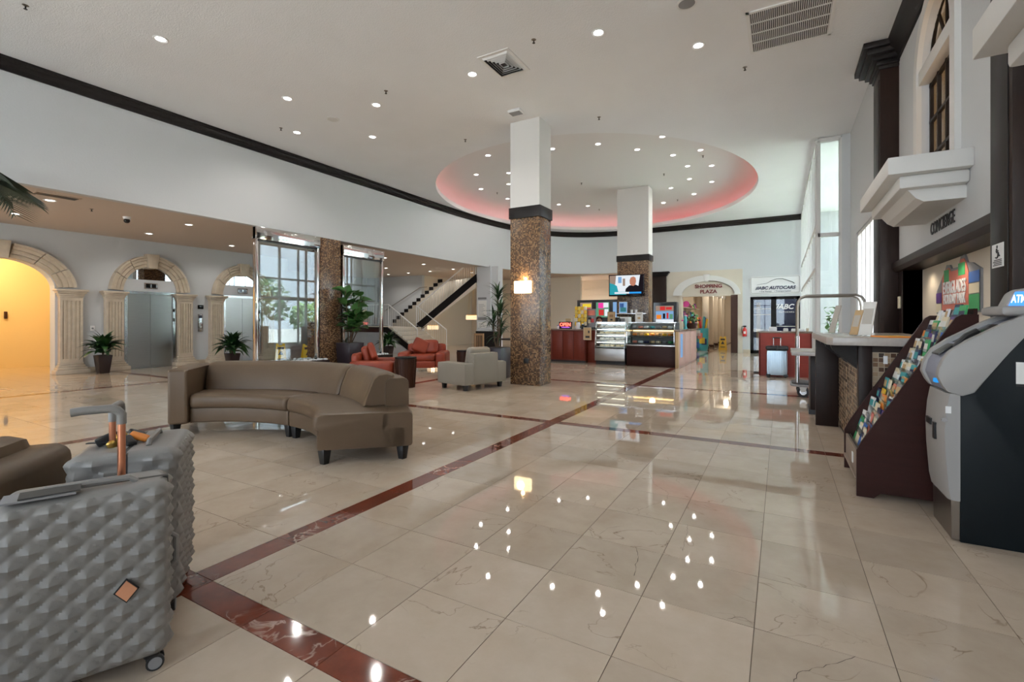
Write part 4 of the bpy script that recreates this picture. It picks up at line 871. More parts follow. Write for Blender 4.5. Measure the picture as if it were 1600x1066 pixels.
# ---------------------------------------------------------------- suitcases with moulded diamond shells
def diamond(pw, ph, depth, split=None):
    def f(q, n):
        ax = max(range(3), key=lambda i: abs(n[i]))
        if abs(n[ax]) < .8: return 0
        if ax == 2: return 0
        u, v = (q[1], q[2]) if ax == 0 else (q[0], q[2])
        if split is not None and ax == 1 and abs(u - split) < .035: return -.004
        a = (u / pw + v / ph) % 1; b = (u / pw - v / ph) % 1
        return depth * (1 - (abs(2 * a - 1) ** 5 + abs(2 * b - 1) ** 5) ** .2) - depth * .2
    return f
def suitcase(label, loc, rz_, w, d, h, pole_h, hx, gripdir, tag_side):
    """w along local y (broad face is +x side), d along local x"""
    t = thing('suitcase', label, 'suitcase', loc, rz_); wz = .055
    hw = d / 2; gap = .016
    for s in (-1, 1):
        bm = bmn(); cx_ = s * (hw / 2 + gap / 4); f = diamond(w / 5, h / 8, .017)
        rbox(bm, (0, 0, 0), (hw - gap / 2, w, h), .045, (10, 60, 96), f)
        for v in bm.verts:   # square off the inner side so that the halves meet at the zip
            if v.co.x * s < -(hw / 4): 
                v.co.x = -s * (hw - gap / 2) / 2
                v.co.y = max(-w / 2 + .006, min(w / 2 - .006, v.co.y * 1.0 if abs(v.co.y) < w / 2 - .06 else v.co.y + math.copysign(.012, v.co.y))); v.co.z = v.co.z
        obj('shell', bm, 'abs_grey', t, ang=28, loc=(cx_, 0, wz + h / 2))
    zb = bmn(); rbox(zb, (0, 0, wz + h / 2), (gap + .016, w - .004, h - .004), .007, (2, 4, 4)); obj('zip', zb, 'zip_grey', t)
    for s in (-1, 1):
        for sx in (-1, 1):
            c = (sx * (hw - .045), s * (w / 2 - .055)); bm = bmn(); soft(bm, (c[0], c[1], wz + .012), (.05, .05, .05), .015); k = obj('caster_fork', bm, 'black', t)
            for e in (-1, 1):
                bm = bmn(); cyl(bm, (c[0] + e * .010, c[1] + .01, .028), (c[0] + e * .024, c[1] + .01, .028), .028, n=20); obj('wheel', bm, 'rubber', k)
                bm = bmn(); cyl(bm, (c[0] + e * .0235, c[1] + .01, .028), (c[0] + e * .0262, c[1] + .01, .028), .021, n=20); obj('hub', bm, 'grey_mid', k)
    zt = wz + h
    p = thing  # telescopic handle
    y1, y2 = hx
    pz = pole_h
    xk = -hw / 2 * .9 * gripdir
    for y in ((y1,) if tag_side else (y1, y2)): obj('pole', cyl(bmn(), (xk, y, zt - .01), (xk, y, pz - .02), .0125, n=12), 'copper', t)
    g = bmn(); tube(g, [(xk, y1, pz - .06), (xk, y1, pz - .025), (xk, y1 + .012 * (1 if y2 > y1 else -1), pz - .008), (xk, y1 + .03 * (1 if y2 > y1 else -1), pz), (xk, y2 - .03 * (1 if y2 > y1 else -1), pz)] + ([(xk, y2, pz - .003)] if tag_side else [(xk, y2 - .012 * (1 if y2 > y1 else -1), pz - .008), (xk, y2, pz - .025), (xk, y2, pz - .06)]), .0155, 12)
    obj('grip', g, 'abs_grey', t)
    obj('carry_handle', tube(bmn(), [(hw * .35, -.13, zt - .002), (hw * .35, -.11, zt + .018), (hw * .35, .11, zt + .018), (hw * .35, .13, zt - .002)], .011, 8), 'abs_grey', t)
    obj('side_handle', tube(bmn(), [(hw * .2, w / 2 - .002, wz + h * .45), (hw * .2, w / 2 + .02, wz + h * .48), (hw * .2, w / 2 + .02, wz + h * .62), (hw * .2, w / 2 - .002, wz + h * .65)], .010, 8), 'abs_grey', t)
    if tag_side:
        bm = bmn(); prism(bm, [(0, -.036), (.030, 0), (0, .036), (-.030, 0)], 'x', 0, .006); obj('name_plate', bm, 'copper_tag', t, loc=(hw + .010, .105, wz + h * .44), label='copper diamond plate')
        bm = bmn(); prism(bm, [(0, -.043), (.036, 0), (0, .043), (-.036, 0)], 'x', 0, .003); obj('plate_recess', bm, 'black', t, loc=(hw + .0085, .105, wz + h * .44))
    return t
# front case: broad face towards +x, turned towards the camera; pole grip seen end on
s1 = suitcase('grey diamond-patterned suitcase in front with copper handle and plate', (-2.155, .74, 0), R(-23.6), .46, .24, .635, .955, (.085, -.055), .4, True)
s2 = suitcase('large grey diamond-patterned suitcase behind the front one', (-2.57, 1.05, 0), R(57), .47, .38, .675, .90, (-.085, .06), .8, False)
t = thing('luggage_tag', 'crumpled dark luggage tags and orange ribbon tied on the rear suitcase', 'luggage tag', (-2.55, 1.03, .735))
for k in range(7):
    a = k * .9; bm = bmn(); soft(bm, (0, 0, 0), (.075, .04, .022), .009); obj('ribbon_loop', bm, ['black', 'orange', 'black', 'gold', 'black', 'rubber', 'gold'][k], t, loc=(-.02 + .05 * math.cos(a), -.03 + .06 * math.sin(a), .012 + .006 * (k % 3)), rot=(.3 * k, .4, a))
bm = bmn(); box(bm, -.09, .0, -.012, .012, 0, .004); obj('strap', bm, 'black', t, loc=(.0, -.08, .012), rot=(0, 0, .8))
t = thing('airline_tag', 'folded grey tag lying on the front suitcase', 'luggage tag', (-2.13, .60, .70)); obj('card', box(bmn(), -.035, .035, -.09, .09, 0, .006), 'grey_mid', t, rot=(0, R(6), R(-23))); obj('sleeve', box(bmn(), -.03, .03, -.05, .10, .007, .011), 'zip_grey', t, rot=(0, R(6), R(-20)))

# ---------------------------------------------------------------- plants
def leafmesh(name, m, L, w, curl, droop, fold=.15, n=8, tip=1.6, base=.35):
    bm = bmn(); rows = []
    for i in range(n + 1):
        s = i / n; ww = w * (math.sin(PI * min(1, (s * (1 - base) + base * .5) ** (1 / tip) if False else s ** .75)) * .98 + .02); x = L * (s - .12 * droop * s * s); z = curl * L * math.sin(s * 1.6) * .35 - droop * L * s * s * .5
        rows.append([bm.verts.new((x, -ww, z + fold * ww)), bm.verts.new((x, -ww * .5, z + fold * ww * .35)), bm.verts.new((x, 0, z)), bm.verts.new((x, ww * .5, z + fold * ww * .35)), bm.verts.new((x, ww, z + fold * ww))])
    for a, b in zip(rows, rows[1:]):
        for j in range(4): bm.faces.new([a[j], a[j + 1], b[j + 1], b[j]])
    return mesh(name, bm, m, ang=180)
LM = {}
def leaf(parent, key, loc, az, el, s, roll=0):
    o = place('leaf', LM[key], parent, loc); o.rotation_euler = Euler((roll, -el, az), 'XYZ'); o.scale = (s, s, s); return o
LM['brom'] = leafmesh('leaf', 'leaf', .55, .08, .6, 1.1); LM['brom2'] = leafmesh('leaf', 'leaf_dark', .55, .085, .6, .9); LM['fig'] = leafmesh('leaf', 'leaf_fig', .34, .125, .2, .35, .25)
LM['drac'] = leafmesh('leaf', 'leaf_dark', .48, .022, .5, 1.1, .3); LM['drac2'] = leafmesh('leaf', 'leaf', .45, .022, .6, .9, .3); LM['small'] = leafmesh('leaf', 'leaf_light', .12, .035, .2, .4, .2, 5)
def sqpot(parent, w0, w1, h, m):
    obj('pot', frus(bmn(), (0, 0), w0, w0, w1, w1, 0, h), m, parent, bevel=.008); obj('soil', box(bmn(), -w1 / 2 + .02, w1 / 2 - .02, -w1 / 2 + .02, w1 / 2 - .02, h - .01, h + .004), 'soil', parent, smooth=False)
def brom(label, loc, pw, ph, spread, nl, seed, m='pot_brown'):
    rnd = random.Random(seed); t = thing('potted_plant', label, 'plant', loc); sqpot(t, pw * .68, pw, ph, m)
    for k in range(5): obj('stem', cyl(bmn(), (0, 0, ph), (.06 * math.cos(k * 1.26), .06 * math.sin(k * 1.26), ph + .2), .012, n=6), 'stem', t)
    for k in range(nl):
        a = k * 2.4 + rnd.uniform(-.3, .3); el = R(rnd.choice([5, 20, 35, 50, 65, 78]) + rnd.uniform(-8, 8)); b = rnd.choice(('brom', 'brom', 'brom2')); r0 = .05
        leaf(t, b, (r0 * math.cos(a), r0 * math.sin(a), ph + rnd.uniform(.04, .24)), a, el, spread * rnd.uniform(.75, 1.1), rnd.uniform(-.3, .3))
brom('leafy green plant in a brown square pot beside the wide arch', (-14.36, 5.17, 0), .29, .44, .85, 78, 1)
brom('leafy green plant in a dark pot behind the end of the curved sofa', (-13.4, 7.75, 0), .30, .36, 1.0, 80, 2)
brom('leafy green plant in a dark pot at the foot of the stairs', (-12.3, 12.7, 0), .30, .36, .85, 70, 3)
brom('small leafy plant behind the second glass panel', (-11.4, 9.9, 0), .36, .40, .65, 26, 4)
t = thing('fiddle_leaf_fig', 'tall fiddle leaf fig in a dark square planter by the mosaic pillar', 'plant', (-9.86, 8.78, 0)); sqpot(t, .44, .50, .70, 'pot_purple'); rnd = random.Random(5)
br = []
for k in range(7):
    a = k * 2.4; top = Vector((.34 * math.cos(a) * rnd.uniform(.4, 1) + .14, .42 * math.sin(a) * rnd.uniform(.4, 1), rnd.uniform(1.3, 2.1))); base = Vector((.05 * math.cos(a), .05 * math.sin(a), .7)); mid = base.lerp(top, .5) + Vector((0, 0, .1))
    obj('branch', tube(bmn(), [base, mid, top], .016, 6, .006), 'stem', t); br.append((base, mid, top))
for k in range(95):
    b0, b1, b2 = br[k % 7]; s = rnd.uniform(.25, 1.0); p = b0.lerp(b1, s * 2) if s < .5 else b1.lerp(b2, s * 2 - 1); a = rnd.uniform(0, 2 * PI)
    leaf(t, 'fig', p, a, R(rnd.uniform(-10, 65)), rnd.uniform(.75, 1.15), rnd.uniform(-.5, .5))
t = thing('dracaena', 'tall dracaena with three leaf heads in a dark planter beside the column', 'plant', (-5.52, 9.1, 0)); sqpot(t, .42, .44, .68, 'pot_purple'); rnd = random.Random(6)
for (dx, dy, zt) in ((.0, .02, 1.82), (.10, -.05, 1.48), (-.14, .05, 1.22), (.02, .1, 1.0)):
    obj('cane', tube(bmn(), [(dx * .3, dy * .3, .68), (dx * .8, dy, zt * .7), (dx, dy, zt)], .020, 8, .015), 'stem', t)
    for k in range(26): leaf(t, rnd.choice(('drac', 'drac2')), (dx, dy, zt - rnd.uniform(0, .16)), k * 2.4, R(rnd.choice([10, 35, 60, 78])), rnd.uniform(.85, 1.25))
# palm whose fronds reach into the frame at the left
t = thing('palm_tree', 'indoor palm whose fronds hang into the left edge', 'palm', (-9.45, 1.55, 0)); obj('pot', lathe(bmn(), [(.0, 0), (.22, 0), (.30, .5), (.27, .5), (.25, .45), (0, .45)], (0, 0), 24), 'pot_brown', t)
obj('trunk', tube(bmn(), [(0, 0, .4), (.05, 0, 1.4), (0, .04, 2.98)], .075, 10, .05), 'stem', t); rnd = random.Random(8)
def frond(az, el, Ln, droop):
    bm = bmn(); pts = [Vector((Ln * s * math.cos(el), 0, Ln * (s * math.sin(el) - droop * s * s))) for s in [i / 14 for i in range(15)]]; tube(bm, pts, .012, 5, .004)
    for i in range(2, 45):
        s = i / 45 * 14; j = min(13, int(s)); p = pts[j].lerp(pts[j + 1], s - j); ll = Ln * .40 * math.sin(PI * (.12 + .83 * i / 45)) ** .7
        for sd in (-1, 1):
            tip = p + Vector((ll * .55, sd * ll * .62, -ll * .45)); w = Vector((.012, 0, .0)); bm.faces.new([bm.verts.new(q) for q in (p - w, p + w, p.lerp(tip, .6) + w, tip)])
    return obj('frond', bm, 'leaf_palm', t, loc=(0, .04, 2.95), rot=(0, 0, az))
for az, el, Ln, dr in [(28, 48, 1.75, .95), (-5, 40, 1.7, 1.0), (50, 60, 1.7, .8), (75, 50, 1.6, .8), (110, 55, 1.6, .8), (150, 50, 1.6, .9), (-50, 50, 1.6, .9), (-100, 50, 1.6, .9), (200, 55, 1.6, .9), (10, 68, 1.7, .8)]: frond(R(az), R(el), Ln, dr)
t = thing('vestibule_plant', 'small light green plant seen through the shopfront glass', 'plant', (1.02, 12.9, .0)); obj('pot', lathe(bmn(), [(0, 0), (.13, 0), (.16, .7), (0, .7)], (0, 0), 20), 'white', t); rnd = random.Random(9)
for k in range(6): obj('stem', cyl(bmn(), (0, 0, .7), (.12 * math.cos(k), .12 * math.sin(k), 1.1 + .07 * k), .006, n=5), 'stem', t)
for k in range(70): leaf(t, 'small', (rnd.uniform(-.14, .14), rnd.uniform(-.14, .14), rnd.uniform(.85, 1.6)), rnd.uniform(0, 6.3), R(rnd.uniform(-20, 70)), rnd.uniform(.9, 1.4))

# ---------------------------------------------------------------- glass water walls with stone basins
def waterwall(label, y0, y1, zt):
    t = thing('water_wall', label, 'glass wall', (-10.2, (y0 + y1) / 2, 0)); h = (y1 - y0) / 2
    for s in (-1, 1): obj('post', box(bmn(), -.05, .05, s * (h - .035) - .035, s * (h - .035) + .035, 0, zt), 'chrome', t, bevel=.006)
    obj('header', box(bmn(), -.09, .09, -h, h, zt - .28, zt), 'chrome', t, bevel=.01); obj('header_gasket', box(bmn(), -.07, .07, -h + .07, h - .07, zt - .31, zt - .28), 'black', t, smooth=False)
    obj('glass_pane', box(bmn(), -.008, .008, -h + .07, h - .07, .2, zt - .31), 'glass_wall', t, smooth=False)
    obj('basin', box(bmn(), -.38, .38, -h - .05, h + .05, 0, .30), 'dark_wood', t, bevel=.01)
    bm = bmn(); rnd = random.Random(y0)
    for k in range(260):
        x, y = rnd.uniform(-.35, .35), rnd.uniform(-h, h)
        if abs(x) < .07: continue
        sz = rnd.uniform(.03, .06); rbox(bm, (x, y, .305 + sz * .3), (sz * 1.3, sz, sz * .8), sz * .35, (2, 2, 2))
    q = obj('pebbles', bm, 'marble_stone', t); q['kind'] = 'stuff'
waterwall('glass water wall in a chrome frame left of the mosaic pillar', 6.38, 8.06, 3.38)
waterwall('glass water wall in a chrome frame right of the mosaic pillar', 8.80, 10.28, 3.30)
wet_sign((-13.0, 8.95, 0), R(60), 'yellow wet floor sign seen through the glass, nearer the lift doors'); wet_sign((-12.2, 9.25, 0), R(80), 'yellow wet floor sign seen through the glass, next to the mosaic pillar')

# ---------------------------------------------------------------- wall sconce and outlet on the column
t = thing('wall_sconce', 'glowing frosted glass wall sconce on the mosaic column', 'lamp', (-4.43, 8.33, 1.82)); obj('diffuser', box(bmn(), -.18, .18, -.11, -.02, 0, .24), 'sconce_glow', t, bevel=.015)
obj('back_plate', box(bmn(), -.12, .12, -.02, 0, .03, .21), 'chrome', t, smooth=False)
for z in (.06, .12, .17): obj('glass_rib', tube(bmn(), [(-.18, -.113, z), (0, -.113, z + .015), (.18, -.113, z - .01)], .004, 5), 'cream', t)
pointlight('sconce_lamp', (0, -.16, .12), 12, t, (1, .72, .35), .07); pointlight('sconce_lamp', (0, -.06, .30), 4.5, t, (1, .72, .35), .03)
t = thing('wall_outlet', 'black socket plate low on the mosaic column', 'socket', (-4.39, 8.33, .43)); obj('plate', box(bmn(), -.055, .055, -.012, 0, 0, .10), 'black', t, bevel=.004); obj('socket', box(bmn(), -.02, .02, -.015, -.012, .03, .07), 'rubber', t, smooth=False)
# ---------------------------------------------------------------- concierge desk, brochure rack, cash machine
t = thing('concierge_desk', 'concierge counter with mosaic panels and a thick stone top', 'counter', (.8, 6.1, 0))
obj('counter_top', prism(bmn(), [(-.40, -1.01), (.45, -1.01), (.45, 1.08), (-.30, 1.08), (-.46, .95), (-.44, -.9)], 'z', 1.06, 1.13), 'counter_grey', t, bevel=.006)
obj('body', box(bmn(), -.18, .43, -.85, .93, .0, 1.06), 'dark_wood', t, smooth=False)
for k in range(2): obj('mosaic_panel', box(bmn(), -.195, -.18, -.80 + k * .87, .02 + k * .87, .06, 1.0), 'mosaic_desk', t, smooth=False)
obj('mosaic_panel', box(bmn(), -.10, .43, -.87, -.85, .06, 1.0), 'mosaic_desk', t, smooth=False)
obj('corner_post', box(bmn(), -.20, -.10, -.89, -.80, 0, 1.06), 'dark_wood', t, bevel=.004)
obj('wing_panel', box(bmn(), -.43, -.20, .80, .88, 0, 1.06), 'dark_wood', t, bevel=.004)
for y in (-.75, .05, .75): obj('corbel', prism(bmn(), [(-.40, 1.06), (-.38, 1.0), (-.22, .86), (-.18, .82), (-.18, 1.06)], 'y', y - .03, y + .03), 'black_trim', t, smooth=False)
obj('power_plate', box(bmn(), -.02, .01, -.875, -.87, .90, .97), 'white', t, smooth=False)
t = thing('side_desk', 'lower dark counter attached beyond the concierge desk', 'counter', (.45, 7.75, 0))
obj('counter_top', box(bmn(), -.33, .55, -.50, .50, .82, .87), 'counter_grey', t, bevel=.006); obj('end_panel', box(bmn(), -.10, .50, -.08, .42, 0, .82), 'dark_wood', t, bevel=.004); obj('toe_strip', box(bmn(), -.12, .5, -.09, .43, 0, .06), 'black', t, smooth=False)
def holder(label, loc, rz_, h, m):
    q = thing('brochure_holder', label, 'brochure holder', loc, rz_); obj('sheet', box(bmn(), -.06, .06, -.004, .004, .01, h), m, q, rot=(R(-14), 0, 0), smooth=False); obj('acrylic_stand', prism(bmn(), [(-.03, 0), (.09, 0), (.09, .006), (-.024, .006)], 'x', -.065, .065), 'glass', q, smooth=False)
    obj('print_block', box(bmn(), -.045, .045, -.006, -.004, h * .35, h * .8), 'acrylic', q, rot=(R(-14), 0, 0), smooth=False)
holder('leaning leaflet stand at the far end of the concierge counter', (.50, 6.55, 1.13), R(-70), .33, 'acrylic'); holder('leaflet stand leaning in the middle of the concierge counter', (.62, 5.75, 1.13), R(-65), .26, 'kraft'); holder('tall acrylic leaflet stand on the concierge counter', (.70, 5.65, 1.13), R(-40), .34, 'paper')
t = thing('flat_leaflet', 'orange leaflet lying flat on the concierge counter', 'leaflet', (.86, 5.35, 1.13)); obj('cover', box(bmn(), -.10, .12, -.15, .15, 0, .012), 'orange', t, rot=(0, 0, .3), smooth=False); obj('photo', box(bmn(), -.06, .08, -.1, .1, .012, .013), 'yellow', t, rot=(0, 0, .3), smooth=False)
# brochure rack
t = thing('brochure_rack', 'dark wood brochure rack with stepped shelves beside the cash machine', 'rack', (.48, 4.66, 0))
prof = [(0, 0), (0, .33), (.03, .40), (.545, 1.30), (.575, 1.32), (.66, 1.32), (.66, 0), (.50, 0), (.48, .04), (.14, .04), (.10, 0)]
for y in (-.40, .375): obj('side_panel', prism(bmn(), prof, 'y', y, y + .025), 'mahogany', t, smooth=False)
obj('back_panel', box(bmn(), .64, .66, -.375, .375, .05, 1.36), 'mahogany', t, smooth=False)
obj('kick_board', box(bmn(), .01, .03, -.375, .375, .13, .30), 'taupe_board', t, bevel=.003); obj('ledge', box(bmn(), -.005, .04, -.375, .375, .115, .13), 'taupe_board', t, smooth=False); obj('logo_sticker', box(bmn(), .005, .01, -.12, -.07, .17, .25), 'white', t, smooth=False)
NR = 12; ordn = ['first', 'second', 'third', 'fourth', 'fifth', 'sixth', 'seventh', 'eighth', 'ninth', 'tenth', 'eleventh', 'top']
cm = {'white': 'white', 'blue': 'blue', 'orange': 'orange', 'navy': 'navy', 'teal': 'teal', 'cream': 'cream', 'green': 'green', 'pink': 'salmon', 'purple': 'purple', 'brown': 'kraft', 'black': 'black', 'yellow': 'yellow', 'grey': 'grey_mid'}
bms = {c: mesh('brochure', box(bmn(), -.006, .006, -.052, .052, 0, .21), m, smooth=False) for c, m in cm.items()}
ph = [mesh('cover_photo', box(bmn(), -.0075, -.006, -.043, .043, a, b), m, smooth=False) for a, b, m in ((.12, .18, 'paper'), (.10, .16, 'cream'), (.14, .19, 'teal'), (.11, .17, 'grey_mid'), (.13, .19, 'kraft'), (.12, .17, 'navy'))]
rnd = random.Random(11); names = list(cm) + ['white', 'white', 'cream', 'white', 'grey', 'navy']
for i in range(NR):
    x0 = .062 + i * .0465; z0 = .262 + i * .083
    obj('shelf', xf(box(bmn(), -.028, .03, -.375, .375, -.008, 0), T(x0, 0, z0)), 'mahogany', t, smooth=False)
    obj('divider_lip', box(bmn(), x0 - .03, x0 - .026, -.375, .375, z0 - .008, z0 + .06), 'glass_case', t, smooth=False)
    for j in range(6):
        c = rnd.choice(names); y = -.312 + j * .125
        b = place('brochure', bms[c], None, (.48 + x0 + .004, 4.66 + y, z0 + .002), (0, R(12 + rnd.uniform(-4, 6)), R(rnd.uniform(-6, 6))))
        b.scale = (1, 1, rnd.uniform(.82, 1.05)); pos = ['nearest the camera', 'second from the near side', 'third from the near side', 'fourth from the near side', 'fifth from the near side', 'at the far side'][j]
        tag(b, '%s brochure in the rack, %s row%s, %s' % (c, ordn[i], ' up' if i < 11 else '', pos), 'brochure', 'brochures in the rack')
        place('cover_photo', rnd.choice(ph), b)
# cash machine
t = thing('cash_machine', 'grey and black cash machine with a lit blue topper', 'cash machine', (.8, 3.66, 0))
def ap(poly): return [(x - .8, z) for x, z in poly]
obj('cabinet', prism(bmn(), ap([(.90, 0), (.90, .86), (.965, .87), (1.02, .97), (1.10, 1.10), (1.165, 1.20), (1.44, 1.26), (1.44, 0)]), 'y', 0, .40), 'atm_black', t, bevel=.004)
obj('kick_plate', prism(bmn(), ap([(.865, .01), (.862, .24), (.90, .24), (.90, .01)]), 'y', .01, .39), 'pewter', t, smooth=False)
bm = bmn(); fr_ = [(.90, .235), (.85, .235), (.838, .30), (.824, .50), (.820, .64), (.828, .76), (.843, .855), (.90, .855)]; A_ = []
for yy, k in ((0, .012), (.03, 0), (.37, 0), (.40, .012)): A_.append([bm.verts.new((x - .8 + (k if x < .89 else 0), yy, z)) for x, z in fr_])
for a, b in zip(A_, A_[1:]):
    for j in range(8): bm.faces.new([a[j], a[(j + 1) % 8], b[(j + 1) % 8], b[j]])
bm.faces.new(A_[0]); bm.faces.new(A_[-1][::-1]); fd = obj('front_door', bm, 'atm_grey', t)
obj('lock', cyl(bmn(), (.03, -.004, .70), (.03, .006, .70), .014, n=14), 'steel', fd); obj('sticker', box(bmn(), .035, .06, -.003, .001, .74, .78), 'white', fd, smooth=False)
obj('cash_slot', box(bmn(), .012, .026, .22, .32, .63, .67), 'black', fd, smooth=False); obj('receipt_flap', box(bmn(), .010, .022, .12, .16, .56, .66), 'black', fd, smooth=False)
side = ap([(.843, .865), (.82, .90), (.798, .955), (.806, 1.0), (.818, 1.04), (.851, 1.10), (.93, 1.165), (1.10, 1.275), (1.20, 1.33), (1.30, 1.345), (1.44, 1.345), (1.44, 1.25), (1.165, 1.205), (1.10, 1.10), (.959, .868), (.906, .845)])
for y in (-.012, .352): obj('fascia_wing', prism(bmn(), side, 'y', y, y + .06), 'atm_grey', t, bevel=.006)
obj('fascia', prism(bmn(), ap([(.85, .865), (.815, .955), (.83, 1.03), (.862, 1.085), (.94, 1.145), (1.10, 1.25), (1.25, 1.32), (1.44, 1.335), (1.44, 1.24), (1.165, 1.2), (.96, .87)]), 'y', .045, .355), 'atm_blue', t, bevel=.004)
obj('screen', xf(box(bmn(), -.10, .10, -.11, .11, 0, .006), T(.24, .20, .405) @ Matrix.Rotation(R(-33), 4, 'Y') if False else T(.225, .2, 1.198) @ Matrix.Rotation(R(-33), 4, 'Y')), 'black_gloss', t, smooth=False)
k_ = obj('keypad', xf(box(bmn(), -.05, .05, -.07, .07, 0, .012), T(.075, .2, 1.10) @ Matrix.Rotation(R(-38), 4, 'Y')), 'black', t, bevel=.002)
obj('keypad_shield', tube(bmn(), [(.10, .10, 1.12), (.15, .09, 1.19), (.20, .10, 1.22)], .018, 8), 'black', t); obj('card_reader', box(bmn(), .01, .05, .10, .15, .905, .93), 'scr_blue', t, bevel=.004)
bm = bmn(); soft(bm, (.47, .2, 1.335), (.38, .34, .06), .025); obj('topper_base', bm, 'atm_grey', t)
bm = bmn(); prism(bm, [(.30, 1.35), (.335, 1.435), (.37, 1.46), (.60, 1.46), (.60, 1.35)], 'y', .06, .18); tp = obj('topper', bm, 'atm_grey', t, bevel=.012)
bm = bmn(); quad(bm, [(.317, .058, 1.362), (.53, .058, 1.362), (.53, .058, 1.442), (.345, .058, 1.442)]); obj('lit_panel', bm, 'atm_lit', tp, smooth=False)
text('lettering', 'ATM', .062, 'white_lit', tp, (.358, .055, 1.40), FACE_NY, .001, shear=.15, bold=.001, sx=.48)
t2 = obj('side_notice', box(bmn(), .33, .40, -.004, 0, .93, 1.05), 'paper', t, smooth=False, label='white paper notice')
obj('notice_edge', box(bmn(), .33, .40, -.006, -.004, .915, .93), 'black', t2, smooth=False)
# accessibility sign on the pilaster
t = thing('accessibility_sign', 'white wheelchair sign on the dark pilaster', 'sign', (1.245, 4.295, 1.63)); obj('plate', box(bmn(), -.006, 0, -.095, .095, 0, .155), 'white', t, smooth=False)
bm = bmn(); cyl(bm, (-.008, .005, .135), (-.006, .005, .135), .011, n=12); tube(bm, [(-.008, .005, .122), (-.008, .003, .095), (-.008, -.02, .095), (-.008, -.03, .072), (-.008, -.042, .074)], .005, 6)
tube(bm, [(-.008, .024 * math.cos(a) + .008, .085 + .024 * math.sin(a)) for a in [R(70 + 22 * i) for i in range(12)]], .004, 6); tube(bm, [(-.008, .003, .108), (-.008, -.018, .108)], .004, 6); obj('wheelchair_symbol', bm, 'text_black', t)
for k in range(4): obj('text_line', box(bmn(), -.008, -.006, -.07, .07 - .015 * (k % 2), .012 + k * .011, .018 + k * .011), 'text_black', t, smooth=False)
# concierge lettering and park poster
t = thing('concierge_lettering', 'raised black concierge lettering on the white wall', 'lettering', (RW, 6.53, 2.29))
text('letters', 'CONCIERGE', .19, 'text_black', t, (-.010, 0, 0), FACE_NX, .004, bold=.0, sx=.80)
t = thing('park_poster', 'shaped park poster board in the concierge recess', 'poster', (1.675, 6.85, 1.36))
pb = [(-.69, 0), (.80, 0), (.80, .27), (.58, .42), (.46, .50), (.40, .56), (.28, .55), (.22, .50), (-.02, .50), (-.10, .60), (-.22, .61), (-.30, .52), (-.45, .50), (-.69, .42)]
obj('board', prism(bmn(), [(y, z) for y, z in pb], 'x', -.012, .004), 'grey_mid', t, smooth=False)
obj('red_panel', prism(bmn(), [(-.36, .02), (.55, .02), (.55, .42), (.44, .50), (.30, .52), (.22, .47), (-.02, .47), (-.12, .57), (-.22, .57), (-.30, .50), (-.36, .42)], 'x', -.018, -.012), 'salmon', t, smooth=False)
for (a, b, c, d_), m_ in [((-.67, -.38, .02, .18), 'green'), ((-.67, -.38, .19, .29), 'cream'), ((-.67, -.38, .30, .41), 'blue'), ((.57, .78, .02, .12), 'cream'), ((.57, .78, .13, .25), 'purple'), ((-.26, -.05, .40, .53), 'green'), ((.28, .46, .36, .50), 'green')]: obj('picture', box(bmn(), -.021, -.0185, a, b, c, d_), m_, t, smooth=False)
text('title', 'EVERGLADES', .19, 'white', t, (-.024, .09, .285), FACE_NX, .003, bold=.004, sx=.72); text('line', 'HOLIDAY PARK', .15, 'white', t, (-.024, .09, .155), FACE_NX, .003, bold=.004, sx=.72)
for y in (5.2, 6.6, 7.9): spotlight('concierge_lamp', (1.50, y, 1.93), 4, None, (1, .85, .65), 150, .06)
tag(obj('door_chime', box(bmn(), 1.44, 1.47, 8.50, 8.58, 1.45, 1.62), 'cream', bevel=.005), 'small cream box on the dark jamb', 'switch')

# ---------------------------------------------------------------- luggage cart, car rental podium, silver suitcase
t = thing('luggage_cart', 'brass and steel luggage cart with a curved top bar behind the concierge desk', 'luggage cart', (.70, 9.50, 0))
obj('deck', prism(bmn(), [(-.54, -.2), (-.46, -.3), (.46, -.3), (.54, -.2), (.54, .2), (.46, .3), (-.46, .3), (-.54, .2)], 'z', .19, .24), 'rubber', t, bevel=.01); obj('bumper', tube(bmn(), [(-.55, -.2, .2), (-.47, -.31, .2), (.47, -.31, .2), (.55, -.2, .2), (.55, .2, .2), (.47, .31, .2), (-.47, .31, .2), (-.55, .2, .2), (-.55, -.2, .2)], .02, 8), 'grey_mid', t)
for y in (-.22, .22):
    obj('hoop', tube(bmn(), [(-.46, y, .24), (-.46, y, 1.52), (-.445, y, 1.60), (-.41, y, 1.66), (-.34, y, 1.69), (.34, y, 1.69), (.41, y, 1.66), (.445, y, 1.60), (.46, y, 1.52), (.46, y, .24)], .019, 10), 'pewter', t)
    for sx in (-.46, .46): obj('sleeve', cyl(bmn(), (sx, y, .24), (sx, y, 1.02), .028), 'steel', t)
for sx in (-1, 1):
    for sy in (-1, 1):
        w = obj('wheel', cyl(bmn(), (sx * .38, sy * .22 - .02, .09), (sx * .38, sy * .22 + .02, .09), .09, n=24), 'rubber', t); obj('hub', cyl(bmn(), (sx * .38, sy * .22 - .026, .09), (sx * .38, sy * .22 + .026, .09), .05, n=16), 'steel', w)
        obj('fork', prism(bmn(), [(sx * .38 - .03, .09), (sx * .38 + .03, .09), (sx * .38 + .06, .19), (sx * .38 - .06, .19)], 'y', sy * .22 - .034, sy * .22 + .034), 'pewter', t, smooth=False)
t = thing('rental_podium', 'cherry red podium desk with a granite top before the car office', 'podium', (.075, 12.85, 0))
obj('front_panel', box(bmn(), -.51, .51, -.35, -.32, 0, .99), 'cherry_red', t, smooth=False)
